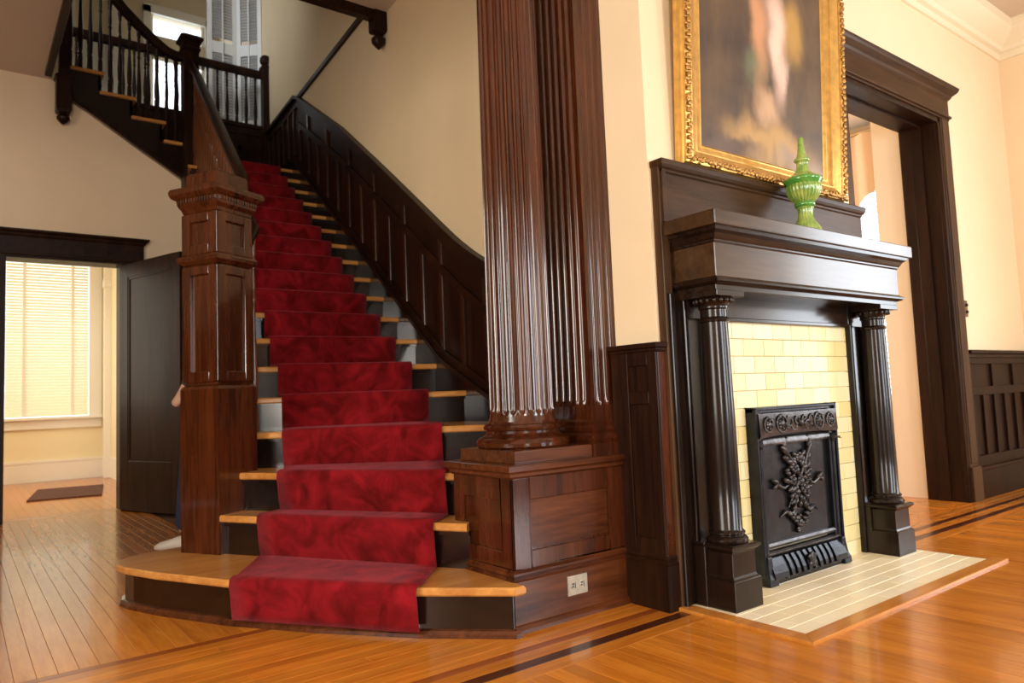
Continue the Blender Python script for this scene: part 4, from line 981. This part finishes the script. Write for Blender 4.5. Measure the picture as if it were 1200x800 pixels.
# cast-iron cover
ic = thing('fireplace_cover', (3.05, 1.9, 0.01), 'ornate black cast-iron summer cover closing the fireplace opening', 'fireplace cover')
part('frame', B().box(IX0, IX0 + 0.055, 1.885, 1.93, 0.01, 0.745).box(IX1 - 0.055, IX1, 1.885, 1.93, 0.01, 0.745).box(IX0, IX1, 1.885, 1.93, 0.735, IZ).box(IX0 - 0.0, IX0 + 0.012, 1.872, 1.93, 0.01, IZ).box(IX1 - 0.012, IX1, 1.872, 1.93, 0.01, IZ).box(IX0, IX1, 1.872, 1.93, IZ - 0.012, IZ), iron_m, ic, bev=0.004)
for x0 in (IX0 + 0.022, IX1 - 0.040): part('colonnette', B().lathe([(0.10, 0.014), (0.12, 0.014), (0.125, 0.009), (0.58, 0.009), (0.585, 0.014), (0.60, 0.016), (0.615, 0.014), (0.62, 0.017)], (x0 + 0.01, 1.885, 0), n=12), iron_m, ic, smooth=40)
# arched top frieze, projecting
b = B(); rings = []
for j in range(13):
    f = j / 12; x = IX0 + 0.012 + (IX1 - IX0 - 0.024) * f; lowz = 0.628 + 0.012 * math.sin(PI * f)
    rings.append([(x, 1.93, lowz), (x, 1.868, lowz), (x, 1.862, lowz + 0.012), (x, 1.868, 0.735), (x, 1.93, 0.735)])
b.loft(rings); tf = part('top_frieze', b, iron_rust, ic, smooth=40)
def torus(b, c, R, r, n=16, m=6, ang=0, sx=1, sz=1, arc=2 * PI):
    N_ = n + (0 if arc >= 2 * PI - 0.01 else 1); rings = []
    for i in range(N_):
        t = ang + arc * i / n; ring = []
        for j in range(m):
            p = 2 * PI * j / m; rr = R + r * math.cos(p)
            ring.append((c[0] + sx * rr * math.cos(t), c[1] + r * math.sin(p), c[2] + sz * rr * math.sin(t)))
        rings.append(ring)
    return b.loft(rings, wrap=arc >= 2 * PI - 0.01)
b = B(); mid = (IX0 + IX1) / 2
for cx, R in ((mid - 0.25, 0.032), (mid - 0.15, 0.038), (mid + 0.15, 0.038), (mid + 0.25, 0.032)):
    torus(b, (cx, 1.865, 0.685), R, 0.006); b.blob((cx, 1.863, 0.685), R * 0.55, 0.012, R * 0.6, 8, 6)
    for j in range(5):
        t = 2 * PI * j / 5; b.blob((cx + R * 0.6 * math.cos(t), 1.862, 0.685 + R * 0.6 * math.sin(t)), 0.007, 0.008, 0.007, 6, 4)
for s_ in (-1, 1):
    for j, (dx, dz, R) in enumerate(((0.09, 0.01, 0.022), (0.055, -0.012, 0.020), (0.028, 0.012, 0.017))):
        torus(b, (mid + s_ * dx, 1.865, 0.685 + dz), R, 0.0055, n=10, ang=(0.3 if s_ > 0 else 2.0), arc=4.6)
    b.blob((mid + s_ * 0.11, 1.863, 0.665), 0.016, 0.010, 0.008, 7, 5)
b.blob((mid, 1.862, 0.685), 0.014, 0.014, 0.022, 8, 6)
part('scroll_ornament', b, iron_rust, tf, smooth=60)
# slightly dished door panel with floral trophy
part('door_panel', B().box(IX0 + 0.055, IX1 - 0.055, 1.905, 1.93, 0.155, 0.64), iron_m, ic)
part('hood_lip', B().sweep([(0, 0), (0.02, -0.018), (0.022, 0.0), (0.006, 0.02)], [(IX0 + 0.05, 1.905, 0.612), (IX1 - 0.05, 1.905, 0.612)]), iron_rust, ic, smooth=50)
b = B()
def leafblob(x, z, a, l, w, y=1.897):   # a leaf lying on the door panel
    M0 = b.M; b.M = Matrix.Translation((x, y, z)) @ Matrix.Rotation(-a, 4, 'Y'); b.blob((l / 2, 0, 0), l / 2, 0.016, w, 8, 5); b.M = M0
zc = 0.43
for s_ in (-1, 1):
    b.tube([(mid - s_ * 0.105, 1.894, zc + 0.145), (mid - s_ * 0.03, 1.886, zc + 0.05), (mid + s_ * 0.05, 1.890, zc - 0.06), (mid + s_ * 0.085, 1.899, zc - 0.12)], [0.012, 0.010, 0.008, 0.004], 7)
    for j in range(5): leafblob(mid - s_ * (0.085 + 0.008 * j), zc + 0.115 + 0.012 * j, PI / 2 + s_ * (0.7 - 0.45 * j), 0.058, 0.015)
    leafblob(mid - s_ * 0.07, zc + 0.08, PI / 2 + s_ * 0.9, 0.05, 0.015)
    b.tube([(mid + s_ * 0.06, 1.900, zc - 0.015), (mid + s_ * 0.12, 1.894, zc - 0.032), (mid + s_ * 0.17, 1.896, zc - 0.012), (mid + s_ * 0.205, 1.900, zc + 0.012)], [0.008, 0.008, 0.010, 0.004], 7)
    leafblob(mid + s_ * 0.155, zc - 0.012, 0.5 if s_ > 0 else PI - 0.5, 0.055, 0.012)
    leafblob(mid + s_ * 0.17, zc - 0.008, -0.5 if s_ > 0 else PI + 0.5, 0.04, 0.010)
    b.tube([(mid + s_ * 0.03, 1.900, zc - 0.115), (mid + s_ * 0.07, 1.894, zc - 0.150), (mid + s_ * 0.115, 1.897, zc - 0.135), (mid + s_ * 0.15, 1.902, zc - 0.155)], [0.008, 0.011, 0.009, 0.003], 7)
    leafblob(mid + s_ * 0.06, zc - 0.14, PI / 2 + s_ * 0.6, 0.035, 0.011)
for j in range(46):
    t = 2.399963 * j; rr = 0.012 + 0.078 * math.sqrt(j / 46)
    leafblob(mid + 0.9 * rr * math.cos(t), zc + 0.0 + 1.15 * rr * math.sin(t), t + random.uniform(-0.7, 0.7), random.uniform(0.030, 0.048), random.uniform(0.010, 0.015), 1.897 - 0.008 * (1 - j / 46))
for dx, dz in ((-0.04, 0.055), (0.035, 0.05), (0.0, -0.01), (0.042, -0.045), (-0.036, -0.055), (0, 0.095), (-0.06, 0.0), (0.06, 0.01)):
    b.blob((mid + dx, 1.884, zc + dz), 0.017, 0.016, 0.017, 8, 6)
    for q in range(5): t = 2 * PI * q / 5; b.blob((mid + dx + 0.018 * math.cos(t), 1.887, zc + dz + 0.018 * math.sin(t)), 0.010, 0.012, 0.010, 6, 4)
for j in range(20):
    s_ = (j % 2) * 2 - 1; f = j / 20
    leafblob(mid + s_ * 0.075 * (1 - f), 0.268 - 0.06 * f, PI / 2 + s_ * (-0.9 + 0.8 * (j % 3)), 0.036, 0.010)
for j in range(7): b.blob((mid + random.uniform(-0.03, 0.03), 1.895, 0.200 + 0.011 * j), 0.010, 0.012, 0.010, 6, 5)
part('floral_relief', b, iron_rust, ic, smooth=60)
part('door_rail', B().sweep([(-0.0, -0.012), (0.016, -0.010), (0.020, 0.0), (0.014, 0.010), (0, 0.012)], [(IX0 + 0.05, 1.905, 0.165), (IX1 - 0.05, 1.905, 0.165)]), iron_rust, ic, smooth=50)
part('door_rail', B().sweep([(-0.0, -0.010), (0.022, -0.008), (0.026, 0.0), (0.020, 0.008), (0, 0.010)], [(IX0 + 0.04, 1.903, 0.135), (IX1 - 0.04, 1.903, 0.135)]), iron_rust, ic, smooth=50)
# lower bowed grate with slots
b = B()
bow = [(1.905, 0.128), (1.880, 0.118), (1.862, 0.09), (1.850, 0.06), (1.846, 0.038), (1.858, 0.026), (1.868, 0.010)]
xs = [IX0 + 0.045, IX0 + 0.085, mid - 0.215, mid + 0.215, IX1 - 0.085, IX1 - 0.045]
def bowseg(x0, x1, p, q): b.hexa([(x0, p[0], p[1]), (x1, p[0], p[1]), (x1, p[0] + 0.012, p[1]), (x0, p[0] + 0.012, p[1]), (x0, q[0], q[1]), (x1, q[0], q[1]), (x1, q[0] + 0.012, q[1]), (x0, q[0] + 0.012, q[1])])
for p, q in zip(bow[1:], bow):
    if 0.035 < p[1] < 0.115 and q[1] < 0.125:
        bowseg(IX0 + 0.03, mid - 0.215, p, q); bowseg(mid + 0.215, IX1 - 0.03, p, q)
        for j in range(10):
            xc = mid - 0.2035 + j * 0.0452; bowseg(xc - 0.0115, xc + 0.0115, p, q)
    else: bowseg(IX0 + 0.03, IX1 - 0.03, p, q)
part('bowed_grate', b, iron_m, ic, smooth=50)
b = B()
b.blob((mid, 1.852, 0.078), 0.022, 0.012, 0.036, 10, 6)
for s_ in (-1, 1): b.blob((mid + s_ * 0.024, 1.853, 0.092), 0.012, 0.010, 0.012, 8, 5); b.blob((mid + s_ * 0.02, 1.852, 0.06), 0.010, 0.010, 0.012, 8, 5)
for j in range(30): b.blob((mid - 0.215 + j * 0.0148, 1.845, 0.034), 0.005, 0.005, 0.006, 6, 4)
part('grate_ornament', b, iron_rust, ic, smooth=60)
part('grate_backing', B().box(IX0 + 0.03, IX1 - 0.03, 1.91, 1.93, 0.0, 0.13), black_m, ic)
for s_ in (-1, 1):
    x0 = mid + s_ * (IX1 - IX0 - 0.05) / 2
    part('foot', B().rect(x0 - 0.028, x0 + 0.028, 1.852, 1.93, [(0.010, 0.004), (0.04, 0.002), (0.06, -0.006), (0.11, -0.012), (0.13, -0.012)]), iron_m, ic, bev=0.005)
part('latch', B().tube([(IX1 - 0.03, 1.872, 0.60), (IX1 - 0.03, 1.848, 0.60)], 0.005, 8).blob((IX1 - 0.03, 1.845, 0.60), 0.008, 0.008, 0.008), brass_m, ic, smooth=50)

# ---- urn on the shelf
UX, UY, UZ = 3.105, 1.80, 1.533
ur = thing('lidded_urn', (UX, UY, UZ), 'green glazed lidded urn on the mantel shelf in front of the gilt frame', 'urn')
def rib(n, d):
    return lambda t, z, r: r - d * (0.5 + 0.5 * math.cos(n * t)) ** 2
part('foot', B().lathe([(0, 0.066), (0.008, 0.069), (0.022, 0.068), (0.036, 0.063), (0.052, 0.053), (0.066, 0.043), (0.080, 0.036)], (UX, UY, UZ), n=96, fn=rib(24, 0.0022)), green_m, ur, smooth=60)
part('stem', B().lathe([(0.080, 0.036), (0.095, 0.033), (0.115, 0.033), (0.130, 0.036), (0.138, 0.040)], (UX, UY, UZ), n=96, fn=rib(16, 0.002)), green_m, ur, smooth=60)
part('collar_ring', B().lathe([(0.134, 0.036), (0.138, 0.044), (0.146, 0.046), (0.154, 0.044), (0.158, 0.038)], (UX, UY, UZ), n=40), green_dark, ur, smooth=60)
part('body', B().lathe([(0.154, 0.038), (0.164, 0.050), (0.178, 0.062), (0.195, 0.072), (0.212, 0.077), (0.226, 0.078), (0.238, 0.076)], (UX, UY, UZ), n=160, fn=rib(26, 0.004)), green_m, ur, smooth=60)
part('rim', B().lathe([(0.236, 0.074), (0.244, 0.078), (0.254, 0.085), (0.262, 0.086), (0.268, 0.083), (0.272, 0.074)], (UX, UY, UZ), n=56), green_dark, ur, smooth=60)
ld = part('lid', B().lathe([(0.270, 0.076), (0.277, 0.066), (0.287, 0.050), (0.298, 0.037), (0.312, 0.029), (0.33, 0.0245), (0.345, 0.025), (0.350, 0.030)], (UX, UY, UZ), n=96, fn=rib(16, 0.002)), green_m, ur, smooth=60)
part('finial', B().lathe([(0.348, 0.030), (0.353, 0.035), (0.360, 0.035), (0.366, 0.029), (0.376, 0.022), (0.392, 0.018), (0.42, 0.0145), (0.448, 0.012), (0.456, 0.013), (0.462, 0.011), (0.466, 0.005)], (UX, UY, UZ), n=28), green_m, ld, smooth=60)

# ---- gilt framed painting, leaning out at the top
FX0, FX1, FZ0, FZ1 = 2.395, 3.70, 1.792, 3.60
pa = thing('framed_painting', ((FX0 + FX1) / 2, 1.94, FZ0), 'large dark oil painting in a deep gilt frame above the mantelpiece', 'painting')
pa.rotation_euler = (math.radians(3.0), 0, 0)
YB = 1.958
def frame_sweep(prof):
    """prof: (inset from outer edge, distance out from the wall)"""
    b = B(); rings = []
    for cx, cz, sx, sz in ((FX0, FZ0, 1, 1), (FX1, FZ0, -1, 1), (FX1, FZ1, -1, -1), (FX0, FZ1, 1, -1)):
        rings.append([(cx + sx * i, YB - o, cz + sz * i * (0.72 if i > 0.04 else 1)) for i, o in prof])
    return b.loft(rings, wrap=True)
part('outer_moulding', frame_sweep([(0.0, 0.0), (0.0, 0.018), (0.006, 0.022), (0.006, 0.034), (0.012, 0.040), (0.012, 0.050), (0.03, 0.058), (0.046, 0.052), (0.046, 0.0)]), gold_m, pa, smooth=40)
part('inner_moulding', frame_sweep([(0.046, 0.0), (0.046, 0.050), (0.056, 0.052), (0.075, 0.045), (0.095, 0.036), (0.105, 0.036), (0.108, 0.030), (0.135, 0.022), (0.145, 0.024), (0.150, 0.018), (0.165, 0.010), (0.165, 0.0)]), gold_m, pa, smooth=30)
b = B()
def orn(x, z, horiz):
    for j in range(2):
        ox, oz = random.uniform(-0.004, 0.004), random.uniform(-0.004, 0.004)
        b.blob((x + ox, YB - 0.058 - random.uniform(0, 0.006), z + oz), 0.012 if horiz else 0.011, 0.009, 0.010 if horiz else 0.013, 6, 4)
    b.blob((x + (0.014 if horiz else random.choice((-0.012, 0.012))), YB - 0.056, z + (random.choice((-0.012, 0.012)) if horiz else 0.014)), 0.007, 0.008, 0.007, 6, 4)
n = int((FX1 - FX0) / 0.028)
for j in range(n + 1):
    x = FX0 + 0.024 + (FX1 - FX0 - 0.048) * j / n; orn(x, FZ0 + 0.026, True); orn(x, FZ1 - 0.026, True)
n = int((FZ1 - FZ0) / 0.03)
for j in range(1, n):
    z = FZ0 + 0.024 + (FZ1 - FZ0 - 0.048) * j / n; orn(FX0 + 0.026, z, False); orn(FX1 - 0.026, z, False)
part('leaf_ornament', b, gold_dark, pa, smooth=60)
part('canvas', B().box(FX0 + 0.16, FX1 - 0.16, YB - 0.012, YB - 0.006, FZ0 + 0.115, FZ1 - 0.115), canvas_m, pa)

# ================================================================ PERSON behind the newel
PF = Vector((1.262, 4.86, 0)); fw = Vector((-0.80, 0.60, 0)); sd = Vector((0.60, 0.80, 0))    # facing left, sd = away from the camera
def pp(f, s, z): q = PF + fw * f + sd * s; return (q.x, q.y, z)
person = thing('person', (PF.x, PF.y, 0), 'person in navy jeans and pale shoes standing mostly hidden behind the stair newel', 'person')
def skin(name, verts, edges, radii, mat, sub=2, root=0, parent=person):
    me = bpy.data.meshes.new(name); me.from_pydata([Vector(v) - origin_of(parent) for v in verts], edges, [])
    me.materials.append(mat)
    o = bpy.data.objects.new(name, me); C.objects.link(o); o.parent = parent
    o.modifiers.new('skin', 'SKIN')
    for i, r in enumerate(radii):
        me.skin_vertices[0].data[i].radius = (r, r) if not isinstance(r, tuple) else r
        me.skin_vertices[0].data[i].use_root = (i == root)
    m = o.modifiers.new('sub', 'SUBSURF'); m.levels = sub; m.render_levels = sub
    o.modifiers['skin'].use_smooth_shade = True
    return o
bv = [pp(0, 0, 0.94), pp(0, 0, 1.12), pp(0.0, 0, 1.32), pp(0.0, 0, 1.42), pp(0.01, 0, 1.49), pp(0.03, 0, 1.56), pp(0.03, 0, 1.66),      # 0-6 pelvis..head
      pp(0.0, -0.15, 1.38), pp(-0.02, -0.18, 1.12), pp(0.10, -0.15, 0.93), pp(0.15, -0.14, 0.88),      # 7-10 arm
      pp(0.0, 0.15, 1.38), pp(-0.02, 0.18, 1.12), pp(0.10, 0.15, 0.93), pp(0.15, 0.14, 0.88),          # 11-14 arm
      pp(0.02, -0.085, 0.86), pp(0.07, -0.09, 0.48), pp(0.11, -0.09, 0.09),                               # 15-17 leg (front)
      pp(-0.02, 0.085, 0.86), pp(-0.03, 0.09, 0.48), pp(-0.09, 0.09, 0.09)]                               # 18-20 leg
be_ = [(0, 1), (1, 2), (2, 3), (3, 4), (4, 5), (5, 6), (3, 7), (7, 8), (8, 9), (9, 10), (3, 11), (11, 12), (12, 13), (13, 14), (0, 15), (15, 16), (16, 17), (0, 18), (18, 19), (19, 20)]
br_ = [0.11, 0.10, 0.115, 0.09, 0.05, 0.07, 0.075, 0.05, 0.042, 0.034, 0.028, 0.05, 0.042, 0.034, 0.028, 0.08, 0.058, 0.042, 0.08, 0.058, 0.042]
body = skin('body', bv, be_, br_, skin_m)
skin('jeans', [bv[0], pp(0, 0, 1.03), bv[15], bv[16], pp(0.105, -0.09, 0.10), bv[18], bv[19], pp(-0.085, 0.09, 0.10)], [(0, 1), (0, 2), (2, 3), (3, 4), (0, 5), (5, 6), (6, 7)], [0.125, 0.115, 0.092, 0.072, 0.066, 0.092, 0.072, 0.066], denim_m)
skin('shirt', [bv[1], pp(0, 0, 1.0), bv[2], pp(0, 0, 1.42), bv[7], bv[8], pp(0.07, -0.155, 0.98), bv[11], bv[12], pp(0.07, 0.155, 0.98)], [(0, 1), (0, 2), (2, 3), (3, 4), (4, 5), (5, 6), (3, 7), (7, 8), (8, 9)], [0.115, 0.128, 0.128, 0.092, 0.062, 0.054, 0.045, 0.062, 0.054, 0.045], shirt_m)
for arm, s_ in ((10, -1), (14, 1)):
    h0 = Vector(bv[arm])
    for k in range(4):
        b0 = h0 + sd * (0.024 - 0.016 * k) + fw * 0.015
        ln = (0.075, 0.085, 0.08, 0.062)[k]
        skin('finger', [h0 + sd * (0.012 - 0.008 * k), b0 + fw * ln * 0.4 + Vector((0, 0, -0.02)), b0 + fw * ln * 0.75 + Vector((0, 0, -0.045)), b0 + fw * ln * 0.7 + Vector((0, 0, -0.07))], [(0, 1), (1, 2), (2, 3)], [0.012, 0.009, 0.0085, 0.007], skin_m, 1, parent=body)
    skin('thumb', [h0, h0 + fw * 0.03 - sd * s_ * 0.03 + Vector((0, 0, -0.005)), h0 + fw * 0.055 - sd * s_ * 0.035 + Vector((0, 0, -0.02))], [(0, 1), (1, 2)], [0.013, 0.0105, 0.008], skin_m, 1, parent=body)
Mh = Matrix.Translation(pp(0.035, 0, 1.60))
hd = Vector(pp(0.03, 0, 1.62))
b = B(); b.blob((hd.x - fw.x * 0.02, hd.y - fw.y * 0.02, hd.z + 0.03), 0.092, 0.092, 0.098, 18, 12)
part('hair', b, hair_m, person, smooth=80)
b = B(); fp_ = hd + fw * 0.085
b.tube([fp_ + Vector((0, 0, 0.02)), fp_ + fw * 0.022 + Vector((0, 0, -0.02)), fp_ + fw * 0.004 + Vector((0, 0, -0.028))], [0.007, 0.012, 0.006], 8)
part('nose', b, skin_m, body, smooth=80)
b = B()
for s_ in (-1, 1): q = fp_ + sd * s_ * 0.032 + Vector((0, 0, 0.012)) - fw * 0.012; b.blob(q, 0.012, 0.012, 0.009, 10, 6)
part('eyes', b, white_m, body, smooth=80)
b = B()
for s_ in (-1, 1): q = hd + sd * s_ * 0.078 + Vector((0, 0, -0.01)); b.blob(q, 0.018, 0.012, 0.03, 10, 6)
part('ears', b, skin_m, body, smooth=80)
b = B(); q = fp_ + Vector((0, 0, -0.055)) - fw * 0.008; b.blob(q, 0.014, 0.022, 0.007, 10, 5)
part('mouth', b, plain('lips', (0.45, 0.16, 0.13), 0.5), body, smooth=80)
for f0, s_ in ((0.11, -0.09), (-0.09, 0.09)):
    b = B(); rings = []
    for f, hw_, hz, zc_ in ((-0.085, 0.018, 0.03, 0.045), (-0.07, 0.036, 0.042, 0.046), (-0.02, 0.042, 0.045, 0.048), (0.04, 0.040, 0.040, 0.043), (0.10, 0.044, 0.030, 0.033), (0.15, 0.040, 0.024, 0.027), (0.178, 0.020, 0.014, 0.020)):
        ring = []
        for j in range(12):
            t = 2 * PI * j / 12; zz = zc_ + hz * math.sin(t); ring.append(pp(f0 + f, s_ + hw_ * math.cos(t), max(0.002, zz)))
        rings.append(ring)
    part('shoe', b.loft(rings), shoe_m, person, smooth=60)
print('objects', len(bpy.data.objects))
